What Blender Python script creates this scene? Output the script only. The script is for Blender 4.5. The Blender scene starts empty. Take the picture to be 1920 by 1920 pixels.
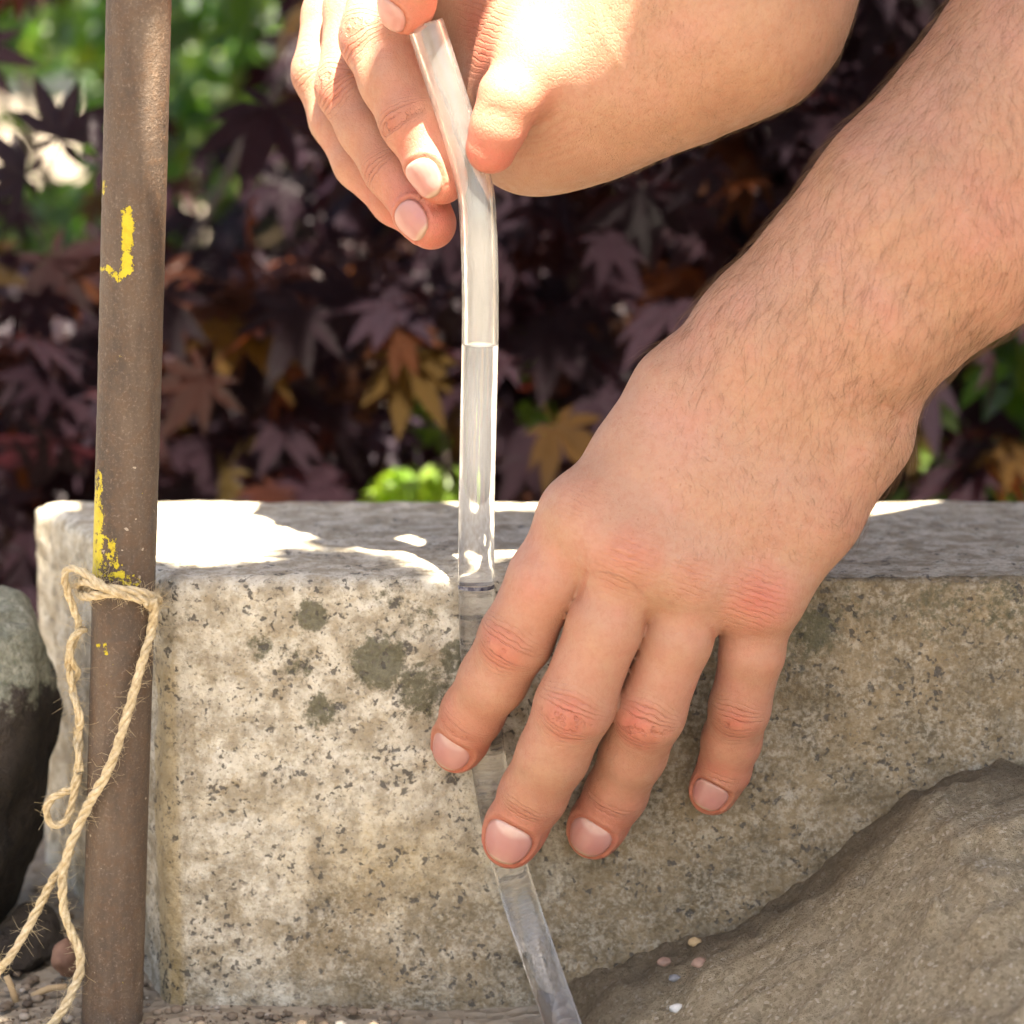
import bpy, bmesh, math, random
import numpy as np
from mathutils import Vector, Matrix, Euler

random.seed(7)
RNG = np.random.default_rng(7)
sc = bpy.context.scene
COL = sc.collection
R = math.radians

# ------------------------------------------------------------------ camera
PITCH = R(9.5)
FPX = 4645.0                       # focal length in photograph pixels (1920 wide)
CAM = np.array([0.0, -0.7397, 0.1443])
cam_d = bpy.data.cameras.new('camera')
cam_d.sensor_width = 36.0
cam_d.lens = FPX * 36.0 / 1920.0
cam_d.clip_start = 0.02
cam_d.clip_end = 500.0
cam_d.dof.use_dof = True
cam_d.dof.focus_distance = 0.728
cam_d.dof.aperture_fstop = 11.0
cam = bpy.data.objects.new('camera', cam_d)
cam.location = CAM
cam.rotation_euler = (math.pi / 2 - PITCH, 0, 0)
COL.objects.link(cam)
sc.camera = cam

# ------------------------------------------------------------------ sky, sun, exposure
SUN = np.array([0.13, -0.42, 0.90]); SUN /= np.linalg.norm(SUN)
w = bpy.data.worlds.new('World'); sc.world = w; w.use_nodes = True
wn = w.node_tree
sky = wn.nodes.new('ShaderNodeTexSky'); sky.sky_type = 'NISHITA'; sky.sun_disc = False
sky.sun_elevation = math.asin(SUN[2])
sky.sun_rotation = math.atan2(SUN[0], SUN[1])
sky.air_density = 1.0; sky.dust_density = 3.0; sky.ozone_density = 1.0
wn.links.new(sky.outputs[0], wn.nodes['Background'].inputs['Color'])
wn.nodes['Background'].inputs['Strength'].default_value = 0.056
sl = bpy.data.lights.new('sun', 'SUN'); sl.energy = 5.0; sl.angle = R(0.53); sl.color = (1.0, 0.94, 0.84)
so = bpy.data.objects.new('sun', sl); COL.objects.link(so)
so.rotation_euler = Vector(SUN).to_track_quat('Z', 'Y').to_euler()
sc.view_settings.view_transform = 'Standard'
sc.view_settings.look = 'None'
sc.view_settings.gamma = 1.0
sc.view_settings.exposure = 2.95
sc.view_settings.use_white_balance = True
sc.view_settings.white_balance_temperature = 7150
sc.view_settings.white_balance_tint = 10
sc.cycles.max_bounces = 16
sc.cycles.transmission_bounces = 16
sc.cycles.diffuse_bounces = 4
sc.cycles.glossy_bounces = 3
sc.cycles.adaptive_threshold = 0.03
sc.cycles.transparent_max_bounces = 16

# ------------------------------------------------------------------ helpers
def P(px, py, Y):
    """point of the place seen at photograph pixel (px, py) that lies in the upright plane y = Y (metres)"""
    a = (px - 960.0) / FPX; b = (960.0 - py) / FPX
    d = np.array([a, math.cos(PITCH) + b * math.sin(PITCH), -math.sin(PITCH) + b * math.cos(PITCH)])
    return CAM + d * ((Y - CAM[1]) / d[1])

def depth(p):
    return (p[1] - CAM[1]) * math.cos(PITCH) - (p[2] - CAM[2]) * math.sin(PITCH)

def PR(px, py, Ymm, r):
    p = P(px, py, Ymm / 1000.0)
    return p, r * depth(p) / FPX

def hash3(i, j, k, seed):
    h = (i.astype(np.int64) * 374761393 + j.astype(np.int64) * 668265263 + k.astype(np.int64) * 2147483647 + seed * 974711) & 0x7fffffff
    h = ((h ^ (h >> 13)) * 1274126177) & 0x7fffffff
    h = (h ^ (h >> 16)) & 0xffff
    return h / 65535.0

def vnoise(p, scale, seed=0):
    q = np.asarray(p) * scale
    f = np.floor(q); t = q - f; t = t * t * (3 - 2 * t); f = f.astype(np.int64)
    out = 0
    for dx in (0, 1):
        for dy in (0, 1):
            for dz in (0, 1):
                wgt = (t[:, 0] if dx else 1 - t[:, 0]) * (t[:, 1] if dy else 1 - t[:, 1]) * (t[:, 2] if dz else 1 - t[:, 2])
                out = out + wgt * hash3(f[:, 0] + dx, f[:, 1] + dy, f[:, 2] + dz, seed)
    return out * 2 - 1

def fbm(p, scale, octaves=4, seed=0, gain=0.5):
    a = 1.0; s = 0
    for o in range(octaves):
        s = s + a * vnoise(p, scale * 2 ** o, seed + o * 17); a *= gain
    return s

def new_mesh(name, verts, faces, smooth=True):
    me = bpy.data.meshes.new(name)
    verts = np.asarray(verts, dtype=np.float32)
    if isinstance(faces, np.ndarray):
        n, k = faces.shape
        me.vertices.add(len(verts)); me.vertices.foreach_set('co', verts.ravel())
        me.loops.add(n * k); me.loops.foreach_set('vertex_index', faces.astype(np.int32).ravel())
        me.polygons.add(n); me.polygons.foreach_set('loop_start', np.arange(0, n * k, k, dtype=np.int32))
        me.update(calc_edges=True)
    else:
        me.from_pydata([tuple(map(float, v)) for v in verts], [], faces); me.update()
    me.validate()
    if smooth:
        me.polygons.foreach_set('use_smooth', [True] * len(me.polygons))
    return me

def add_attr(me, name, vals):
    a = me.attributes.new(name, 'FLOAT', 'POINT'); a.data.foreach_set('value', np.asarray(vals, dtype=np.float32))

def link(name, me, mat=None, parent=None):
    o = bpy.data.objects.new(name, me); COL.objects.link(o)
    if mat is not None and me is not None and len(me.materials) == 0: me.materials.append(mat)
    if parent is not None: o.parent = parent
    return o

def tag(o, label=None, cat=None, group=None, kind=None):
    if label: o['label'] = label
    if cat: o['category'] = cat
    if group: o['group'] = group
    if kind: o['kind'] = kind
    return o

def empty(name, loc=(0, 0, 0)):
    o = bpy.data.objects.new(name, None); o.empty_display_size = 0.02; COL.objects.link(o); o.location = loc
    return o

def child(name, me, mat, parent):
    """child whose mesh is in place coordinates while its parent stands at its own base"""
    o = link(name, me, mat, parent)
    base = parent
    off = Vector((0, 0, 0))
    while base is not None:
        off += base.location; base = base.parent
    o.location = -off
    return o

def catmull(pts, n):
    pts = np.asarray(pts, float); m = len(pts)
    ext = np.vstack([2 * pts[0] - pts[1], pts, 2 * pts[-1] - pts[-2]])
    out = []
    for i in range(m - 1):
        p0, p1, p2, p3 = ext[i:i + 4]
        for t in np.linspace(0, 1, n, endpoint=False):
            out.append(0.5 * ((2 * p1) + (-p0 + p2) * t + (2 * p0 - 5 * p1 + 4 * p2 - p3) * t * t + (-p0 + 3 * p1 - 3 * p2 + p3) * t ** 3))
    out.append(pts[-1]); return np.array(out)

def resample(path, step):
    d = np.r_[0, np.cumsum(np.linalg.norm(np.diff(path, axis=0), axis=1))]
    n = max(3, int(d[-1] / step)); s = np.linspace(0, d[-1], n)
    return np.stack([np.interp(s, d, path[:, k]) for k in range(path.shape[1])], 1)

def frames(path):
    t = np.gradient(path, axis=0); t /= np.linalg.norm(t, axis=1)[:, None] + 1e-12
    n = np.cross(t[0], [0.3, 1, 0.2]); n /= np.linalg.norm(n)
    Ns = []
    for ti in t:
        n = n - ti * np.dot(n, ti); n /= np.linalg.norm(n) + 1e-12; Ns.append(n.copy())
    Ns = np.array(Ns); return t, Ns, np.cross(t, Ns)

def sweep(path, rad, nseg=10, cap=True):
    t, n, b = frames(path); m = len(path)
    rad = np.broadcast_to(np.asarray(rad, float), (m,))
    a = np.linspace(0, 2 * np.pi, nseg, endpoint=False)
    ring = path[:, None, :] + rad[:, None, None] * (np.cos(a)[None, :, None] * n[:, None, :] + np.sin(a)[None, :, None] * b[:, None, :])
    v = ring.reshape(-1, 3)
    i = np.arange(m - 1)[:, None] * nseg; j = np.arange(nseg)[None, :]; j2 = (j + 1) % nseg
    f = np.stack([i + j, i + j2, i + nseg + j2, i + nseg + j], -1).reshape(-1, 4)
    if cap:
        c0 = len(v); v = np.vstack([v, path[0], path[-1]])
        jj = np.arange(nseg); k = (jj + 1) % nseg; e = (m - 1) * nseg
        f0 = np.stack([np.full(nseg, c0), k, jj, jj], 1); f1 = np.stack([np.full(nseg, c0 + 1), e + jj, e + k, e + k], 1)
        return v, [tuple(x) for x in f] + [(c0, int(kk), int(jx)) for kk, jx in zip(k, jj)] + [(c0 + 1, int(e + jx), int(e + kk)) for kk, jx in zip(k, jj)]
    return v, f

def join_geo(parts):
    V = []; F = []; o = 0
    for v, f in parts:
        V.append(np.asarray(v)); F += [tuple(int(i) + o for i in x) for x in f]; o += len(v)
    return np.vstack(V), F

# ------------------------------------------------------------------ material builder
class Mat:
    def __init__(s, name):
        s.m = bpy.data.materials.new(name); s.m.use_nodes = True
        s.t = s.m.node_tree; s.b = s.t.nodes['Principled BSDF']; s.out = s.t.nodes['Material Output']
    def n(s, typ, ins=None, **attrs):
        nd = s.t.nodes.new('ShaderNode' + typ)
        for k, v in attrs.items(): setattr(nd, k, v)
        for k, v in (ins or {}).items(): s.set(nd.inputs[k], v)
        return nd
    def set(s, sock, v):
        if isinstance(v, bpy.types.NodeSocket): s.t.links.new(v, sock)
        elif isinstance(v, bpy.types.Node): s.t.links.new(v.outputs[0], sock)
        elif isinstance(v, (tuple, list)) and sock.type == 'RGBA' and len(v) == 3: sock.default_value = (*v, 1)
        else: sock.default_value = v
    def coord(s): return s.n('TexCoord').outputs['Object']
    def mapping(s, vec, scale=(1, 1, 1), loc=(0, 0, 0), rot=(0, 0, 0)):
        return s.n('Mapping', {0: vec, 'Scale': scale, 'Location': loc, 'Rotation': rot}).outputs[0]
    def noise(s, vec, scale, detail=4, rough=0.55, dist=0.0, loc=None):
        if loc is not None: vec = s.mapping(vec, loc=loc)
        return s.n('TexNoise', {'Vector': vec, 'Scale': scale, 'Detail': detail, 'Roughness': rough, 'Distortion': dist}).outputs['Fac']
    def voro(s, vec, scale, feature='F1', rand=1.0):
        return s.n('TexVoronoi', {'Vector': vec, 'Scale': scale, 'Randomness': rand}, feature=feature)
    def ramp(s, fac, stops, interp='LINEAR'):
        nd = s.n('ValToRGB', {0: fac}); cr = nd.color_ramp; cr.interpolation = interp
        while len(cr.elements) < len(stops): cr.elements.new(0.5)
        for e, (p, c) in zip(cr.elements, stops):
            e.position = p; e.color = (*c, 1) if not isinstance(c, (int, float)) else (c, c, c, 1)
        return nd.outputs[0]
    def mix(s, fac, a, b, blend='MIX'):
        nd = s.n('Mix', data_type='RGBA', blend_type=blend, clamp_factor=True)
        s.set(nd.inputs[0], fac); s.set(nd.inputs[6], a); s.set(nd.inputs[7], b); return nd.outputs[2]
    def math(s, op, a, b=0.0, c=0.0, clamp=False):
        nd = s.n('Math', operation=op, use_clamp=clamp); s.set(nd.inputs[0], a); s.set(nd.inputs[1], b)
        if len(nd.inputs) > 2: s.set(nd.inputs[2], c)
        return nd.outputs[0]
    def mapr(s, v, a, b, c=0.0, d=1.0, smooth=True):
        nd = s.n('MapRange', {0: v, 1: a, 2: b, 3: c, 4: d}, interpolation_type='SMOOTHSTEP' if smooth else 'LINEAR'); return nd.outputs[0]
    def attr(s, name): return s.n('Attribute', attribute_name=name).outputs['Fac']
    def bump(s, h, dist, strength=1.0, normal=None):
        nd = s.n('Bump', {'Height': h, 'Distance': dist, 'Strength': strength})
        if normal is not None: s.set(nd.inputs['Normal'], normal)
        return nd.outputs[0]
    def p(s, **kw):
        names = dict(col='Base Color', rough='Roughness', spec='Specular IOR Level', normal='Normal', sss='Subsurface Weight', sssr='Subsurface Radius', ssss='Subsurface Scale',
                     trans='Transmission Weight', ior='IOR', metal='Metallic', coat='Coat Weight', coatr='Coat Roughness', sheen='Sheen Weight')
        for k, v in kw.items(): s.set(s.b.inputs[names[k]], v)
        return s.m

def granite_mat():
    M = Mat('granite'); c = M.coord()
    wob = M.n('VectorMath', {0: M.n('TexNoise', {'Vector': c, 'Scale': 420.0, 'Detail': 2}).outputs['Color'], 1: (0.0065, 0.0065, 0.0065)}, operation='MULTIPLY').outputs[0]
    cw = M.n('VectorMath', {0: c, 1: wob}, operation='ADD').outputs[0]
    v1 = M.voro(cw, 380.0).outputs['Color']; s1 = M.n('SeparateColor', {0: v1})
    base = M.ramp(s1.outputs[0], [(0, (.30, .26, .19)), (.3, (.44, .395, .305)), (.6, (.52, .485, .395)), (.85, (.38, .31, .20)), (1, (.62, .59, .51))])
    n1 = M.noise(c, 95, 5, .7); base = M.mix(M.mapr(n1, .38, .62), M.mix(.68, base, (.245, .20, .135)), M.mix(.5, base, (.66, .62, .53)))
    n2 = M.noise(c, 520, 3, .75, loc=(3, 1, 2)); base = M.mix(M.mapr(n2, .52, .70, 0, .55), base, (.25, .22, .175))
    # black mica: scattered crystals, gathered in clusters
    v2 = M.voro(cw, 440.0); s2 = M.n('SeparateColor', {0: v2.outputs['Color']}).outputs[1]
    cl = M.noise(c, 60, 3, .65, loc=(1, 8, 2))
    spm = M.math('MULTIPLY', M.mapr(M.math('ADD', s2, M.math('MULTIPLY', M.math('SUBTRACT', cl, .5), 1.6)), .86, .92), M.mapr(v2.outputs['Distance'], .38, .62, 1, 0))
    sp2 = M.mapr(M.noise(c, 640, 3, .7, loc=(4, 4, 1)), .57, .66, 0, .7)
    # weathering stains with shapes of their own
    st = M.math('ADD', M.attr('stain'), M.math('MULTIPLY', M.math('SUBTRACT', M.noise(c, 30, 6, .68, .4), .5), 1.7))
    stm = M.mapr(st, .30, 1.05, 0, .88)
    stain_c = M.ramp(M.noise(c, 60, 4, .6, loc=(5, 5, 5)), [(.3, (.085, .066, .038)), (.5, (.15, .112, .064)), (.7, (.24, .18, .105))])
    base = M.mix(stm, base, M.mix(M.mapr(n2, .38, .60), base, stain_c))
    base = M.mix(M.math('MULTIPLY', stm, .68), base, stain_c)
    ye = M.math('ADD', M.attr('yellow'), M.math('MULTIPLY', M.math('SUBTRACT', n1, .5), 1.0))
    base = M.mix(M.mapr(ye, .35, .95, 0, .6), base, (.40, .29, .12))
    li = M.math('ADD', M.attr('lichen'), M.math('MULTIPLY', M.math('SUBTRACT', M.noise(c, 330, 4, .75), .5), 1.7))
    lim = M.mapr(li, .40, .80, 0, .88)
    lic = M.ramp(n2, [(.3, (.035, .035, .018)), (.55, (.085, .08, .045)), (.75, (.17, .16, .11))])
    base = M.mix(lim, base, lic)
    base = M.mix(M.math('MULTIPLY', spm, .82), base, (.06, .055, .05))
    base = M.mix(sp2, base, (.12, .105, .085))
    h = M.math('ADD', n1, M.math('ADD', M.math('MULTIPLY', n2, .9), M.math('MULTIPLY', spm, -.3)))
    return M.p(col=base, rough=.75, spec=.3, normal=M.bump(h, .0013, .9))

def sand_mat(name='sand', dark=1.0):
    M = Mat(name); c = M.coord()
    n = M.noise(c, 60, 6, .65); g = M.noise(c, 1500, 2, .7); g2 = M.voro(c, 900).outputs['Color']
    base = M.ramp(n, [(.3, (.50, .39, .24)), (.5, (.63, .505, .325)), (.72, (.70, .58, .395))])
    base = M.mix(.5, base, M.ramp(M.n('SeparateColor', {0: g2}).outputs[0], [(0, (.10, .075, .05)), (.3, (.30, .24, .165)), (.6, (.42, .34, .24)), (.9, (.50, .42, .31)), (1, (.78, .72, .62))]))
    wet = M.math('ADD', M.attr('wet'), M.math('MULTIPLY', M.math('SUBTRACT', M.noise(c, 45, 5, .6, loc=(1, 2, 3)), .5), .9))
    base = M.mix(M.mapr(wet, .35, .95, 0, .72), base, (.13, .10, .07))
    base = M.mix(1.0, base, (dark, dark, dark), 'MULTIPLY')
    h = M.math('ADD', M.math('MULTIPLY', g, 1.0), M.math('MULTIPLY', M.noise(c, 380, 5, .8), 1.5))
    return M.p(col=base, rough=.95, spec=.15, normal=M.bump(h, .0030, 1.0))

def soil_mat():
    M = Mat('soil'); c = M.coord()
    n = M.noise(c, 14, 8, .65); g = M.noise(c, 500, 3, .7)
    base = M.ramp(n, [(.3, (.035, .025, .016)), (.5, (.06, .043, .028)), (.7, (.095, .07, .045))])
    return M.p(col=M.mix(M.mapr(g, .4, .7, 0, .5), base, (.12, .09, .06)), rough=.95, spec=.1, normal=M.bump(M.math('ADD', n, g), .006))

def ground_mat():
    M = Mat('ground'); c = M.coord()
    n = M.noise(c, 40, 8, .65); g = M.voro(c, 160).outputs['Color']; big = M.noise(c, 1.3, 5, .6)
    base = M.ramp(n, [(.3, (.13, .095, .065)), (.5, (.20, .155, .11)), (.7, (.28, .225, .165))])
    base = M.mix(.35, base, M.ramp(M.n('SeparateColor', {0: g}).outputs[0], [(0, (.12, .10, .08)), (.6, (.26, .23, .19)), (1, (.42, .39, .35))]))
    base = M.mix(M.mapr(big, .4, .62, 0, .5), base, (.30, .26, .20))
    return M.p(col=base, rough=.95, spec=.15, normal=M.bump(M.math('ADD', n, M.voro(c, 160).outputs['Distance']), .003))

def rust_mat():
    M = Mat('rusty_steel'); c = M.coord(); cs = M.mapping(c, (1, 1, .18))
    n = M.noise(cs, 90, 7, .65); g = M.noise(c, 1100, 4, .7); g3 = M.noise(c, 260, 5, .65, loc=(3, 3, 3))
    base = M.ramp(n, [(.28, (.036, .025, .018)), (.45, (.072, .049, .034)), (.58, (.108, .075, .051)), (.74, (.082, .065, .053))])
    base = M.mix(M.mapr(g3, .42, .68, 0, .55), base, (.105, .058, .030))
    base = M.mix(M.mapr(g, .52, .72, 0, .45), base, (.26, .20, .155))
    base = M.mix(M.mapr(g, .30, .44, .45, 0), base, (.05, .035, .028))
    sp = M.math('ADD', M.noise(c, 420, 2, .5, loc=(8, 1, 4)), M.math('MULTIPLY', M.noise(c, 30, 3, .5, loc=(2, 7, 7)), .35))
    base = M.mix(M.mapr(sp, .93, .95, 0, .7), base, (.45, .38, .30))
    pa = M.math('ADD', M.attr('paint'), M.math('MULTIPLY', M.math('SUBTRACT', M.noise(c, 420, 5, .8), .5), 2.6))
    pm = M.mapr(pa, .50, .58)
    base = M.mix(pm, base, M.mix(M.mapr(g3, .35, .6), (.44, .34, .010), (.52, .42, .02)))
    h = M.math('ADD', M.math('MULTIPLY', g, .7), M.math('ADD', g3, M.math('MULTIPLY', pm, .25)))
    return M.p(col=base, rough=M.math('ADD', .62, M.math('MULTIPLY', pm, -.12)), spec=.4, normal=M.bump(h, .00055, .9))

def skin_mat(name, lit):
    M = Mat(name); c = M.coord()
    n = M.noise(c, 38, 5, .6); n2 = M.noise(c, 190, 4, .6, loc=(2, 3, 4))
    base = M.ramp(n, [(.3, (.355, .190, .120)), (.5, (.405, .225, .147)), (.7, (.43, .222, .160))])
    red = M.math('ADD', M.attr('red'), M.math('MULTIPLY', M.math('SUBTRACT', n2, .5), .45))
    base = M.mix(M.mapr(red, .03, .85, 0, .92, False), base, (.46, .125, .085))
    yel = M.mapr(M.noise(c, 70, 4, .6, loc=(5, 1, 0)), .45, .72, 0, .3)
    base = M.mix(yel, base, (.41, .245, .137))
    # fine mottling and pores
    base = M.mix(M.mapr(M.noise(c, 420, 4, .75), .3, .60, .42, 0), base, (.34, .14, .085))
    pv = M.voro(M.mapping(c, (1.4, 1, .75), rot=(0, .5, 0)), 520).outputs['Distance']
    pore = M.math('MULTIPLY', M.mapr(pv, .10, .20, 1, 0), M.math('MULTIPLY', M.attr('pore'), M.mapr(M.noise(c, 60, 2, .5, loc=(9, 9, 1)), .42, .6)))
    base = M.mix(M.math('MULTIPLY', pore, .62), base, (.33, .135, .075))
    # joint creases: phase and strength come with the surface
    ph = M.math('ADD', M.attr('phase'), M.math('MULTIPLY', M.math('SUBTRACT', M.noise(c, 230, 4, .6), .5), 2.6))
    wv = M.math('SINE', M.math('MULTIPLY', ph, 3.4)); wv = M.mapr(wv, .35, 1.0)
    wm = M.attr('wrinkle')
    wvm = M.math('MULTIPLY', wv, wm)
    cr = M.attr('crease')
    base = M.mix(M.math('MULTIPLY', wvm, .55, clamp=True), base, (.38, .13, .08))
    base = M.mix(M.math('MULTIPLY', cr, .62, clamp=True), base, (.33, .10, .06))
    # criss-cross skin lines
    vd = M.voro(M.mapping(c, (1, 1, .7)), 900, 'DISTANCE_TO_EDGE').outputs['Distance']
    h = M.math('MULTIPLY', M.mapr(vd, 0, .15), .15)
    h = M.math('ADD', h, M.math('MULTIPLY', M.noise(c, 1300, 3, .65), .30))
    h = M.math('ADD', h, M.math('MULTIPLY', n2, .5))
    h = M.math('SUBTRACT', h, M.math('MULTIPLY', wvm, 1.9))
    h = M.math('SUBTRACT', h, M.math('MULTIPLY', pore, .25))
    return M.p(col=base, rough=M.mapr(n2, .3, .7, .42, .62), spec=.4, sss=.11, sssr=(1.0, .32, .16), ssss=.0028, normal=M.bump(h, .00042, .9))

def nail_mat():
    M = Mat('fingernail'); v = M.attr('nv'); u = M.attr('nu'); c = M.coord()
    base = M.ramp(v, [(0, (.45, .26, .22)), (.2, (.44, .225, .20)), (.6, (.43, .19, .17)), (.86, (.41, .185, .155)), (.92, (.43, .29, .21)), (1, (.41, .29, .21))])
    lun = M.math('ADD', M.math('SUBTRACT', .27, v), M.math('MULTIPLY', M.math('MULTIPLY', u, u), -.30))
    base = M.mix(M.math('MULTIPLY', M.mapr(lun, -.05, .12, 0, .85), M.attr('lunula')), base, (.60, .45, .40))
    base = M.mix(M.mapr(M.noise(c, 300, 3, .5), .35, .65, 0, .25), base, (.40, .19, .155))
    edge = M.mapr(M.attr('nrho'), .90, 1.0)
    base = M.mix(M.math('MULTIPLY', edge, .5), base, (.36, .17, .10))
    h = M.noise(c, 700, 2, .5)
    return M.p(col=base, rough=.33, spec=.5, sss=.2, sssr=(1, .35, .2), ssss=.0012, coat=.15, coatr=.25, normal=M.bump(h, .00006))

def hair_mat(name, col):
    M = Mat(name); return M.p(col=col, rough=.45, spec=.4)

def leaf_mat(name, stops, trans_stops, t=.35, rough=.42, spec=.5):
    M = Mat(name); c = M.coord()
    oi = M.n('ObjectInfo').outputs['Random']
    r = M.math('FRACT', M.math('ADD', M.attr('rnd'), oi))
    col = M.ramp(r, stops, 'LINEAR'); tc = M.ramp(r, trans_stops)
    nz = M.noise(c, 90, 4, .6); col = M.mix(M.mapr(nz, .4, .65, 0, .35), col, M.mix(1.0, col, (.5, .45, .5), 'MULTIPLY'))
    M.p(col=col, rough=rough, spec=spec, normal=M.bump(M.noise(c, 220, 3, .5), .0012))
    tr = M.n('BsdfTranslucent', {'Color': tc}); mx = M.n('MixShader', {0: t, 1: M.b.outputs[0], 2: tr.outputs[0]})
    M.t.links.new(mx.outputs[0], M.out.inputs[0]); return M.m

def bark_mat():
    M = Mat('bark'); c = M.coord(); n = M.noise(M.mapping(c, (1, 1, .3)), 60, 6, .65)
    return M.p(col=M.ramp(n, [(.3, (.05, .035, .028)), (.7, (.13, .10, .08))]), rough=.85, normal=M.bump(n, .004))

def rock_mat(name, lichen=True):
    M = Mat(name); c = M.coord(); n = M.noise(c, 45, 7, .65)
    base = M.ramp(n, [(.3, (.014, .011, .009)), (.5, (.030, .023, .018)), (.7, (.055, .043, .033))])
    if lichen:
        up = M.n('SeparateXYZ', {0: M.n('NewGeometry').outputs['Normal']}).outputs[2]
        l = M.math('ADD', M.attr('crust'), M.math('MULTIPLY', M.math('SUBTRACT', M.noise(c, 130, 6, .7), .5), 1.5))
        base = M.mix(M.mapr(l, .45, .7, 0, .95), base, M.ramp(M.noise(c, 300, 4, .7), [(.3, (.12, .13, .09)), (.6, (.30, .30, .23)), (.8, (.42, .41, .33))]))
    return M.p(col=base, rough=.85, spec=.3, normal=M.bump(M.math('ADD', n, M.noise(c, 400, 4, .65)), .0035))

def twine_mat():
    M = Mat('jute_twine'); c = M.coord(); n = M.noise(c, 500, 4, .65); n2 = M.noise(c, 45, 3, .5)
    base = M.ramp(n, [(.3, (.36, .26, .135)), (.5, (.54, .43, .26)), (.72, (.68, .58, .40))])
    base = M.mix(M.mapr(n2, .4, .65, 0, .4), base, (.62, .53, .38))
    h = M.noise(c, 1300, 3, .7)
    return M.p(col=base, rough=.9, spec=.15, normal=M.bump(M.math('ADD', h, n), .0006))

# ------------------------------------------------------------------ ground
GZ = -0.136
def ground():
    xs = np.r_[-80, -30, -10, -4, -2, -1, np.arange(-.5, .51, .02), 1, 2, 4, 10, 30, 80]
    ys = np.r_[-40, -10, -4, -2, -1, np.arange(-.4, .41, .02), .6, .8, 1, 1.4, 2, 3, 5, 10, 30, 80, 160]
    X, Y = np.meshgrid(xs, ys); v = np.stack([X.ravel(), Y.ravel(), np.zeros(X.size)], 1)
    near = np.exp(-(v[:, 0] ** 2 + v[:, 1] ** 2) / .5)
    v[:, 2] = GZ + fbm(v, 22, 3, 5) * .004 * near
    nx = len(xs); i = np.arange(len(ys) - 1)[:, None] * nx; j = np.arange(nx - 1)[None]
    f = np.stack([i + j, i + j + 1, i + nx + j + 1, i + nx + j], -1).reshape(-1, 4)
    tag(link('ground', new_mesh('ground', v, f), ground_mat()), kind='structure')
ground()

def bank():
    # dark bank added behind the maple to stop light, lower at left for daylight
    xs = np.linspace(-1.6, 2.6, 106); ys = np.linspace(.75, 3.2, 60)
    X, Y = np.meshgrid(xs, ys); v = np.stack([X.ravel(), Y.ravel(), np.zeros(X.size)], 1)
    s = np.clip((v[:, 1] - .85) / .9, 0, 1); s = s * s * (3 - 2 * s)
    back = np.clip((3.2 - v[:, 1]) / .7, 0, 1)
    side = np.clip((v[:, 0] + .42) / .34, 0, 1); side = side * side * (3 - 2 * side); sr = np.clip((2.6 - v[:, 0]) / .6, 0, 1)
    v[:, 2] = GZ - .006 + (.52 * side) * s * back * sr + fbm(v, 5, 4, 3) * .03 * s * back * sr * side
    nx = len(xs); i = np.arange(len(ys) - 1)[:, None] * nx; j = np.arange(nx - 1)[None]
    f = np.stack([i + j, i + j + 1, i + nx + j + 1, i + nx + j], -1).reshape(-1, 4)
    tag(link('light_stop_bank', new_mesh('light_stop_bank', v, f), soil_mat()), kind='structure')
bank()

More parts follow.
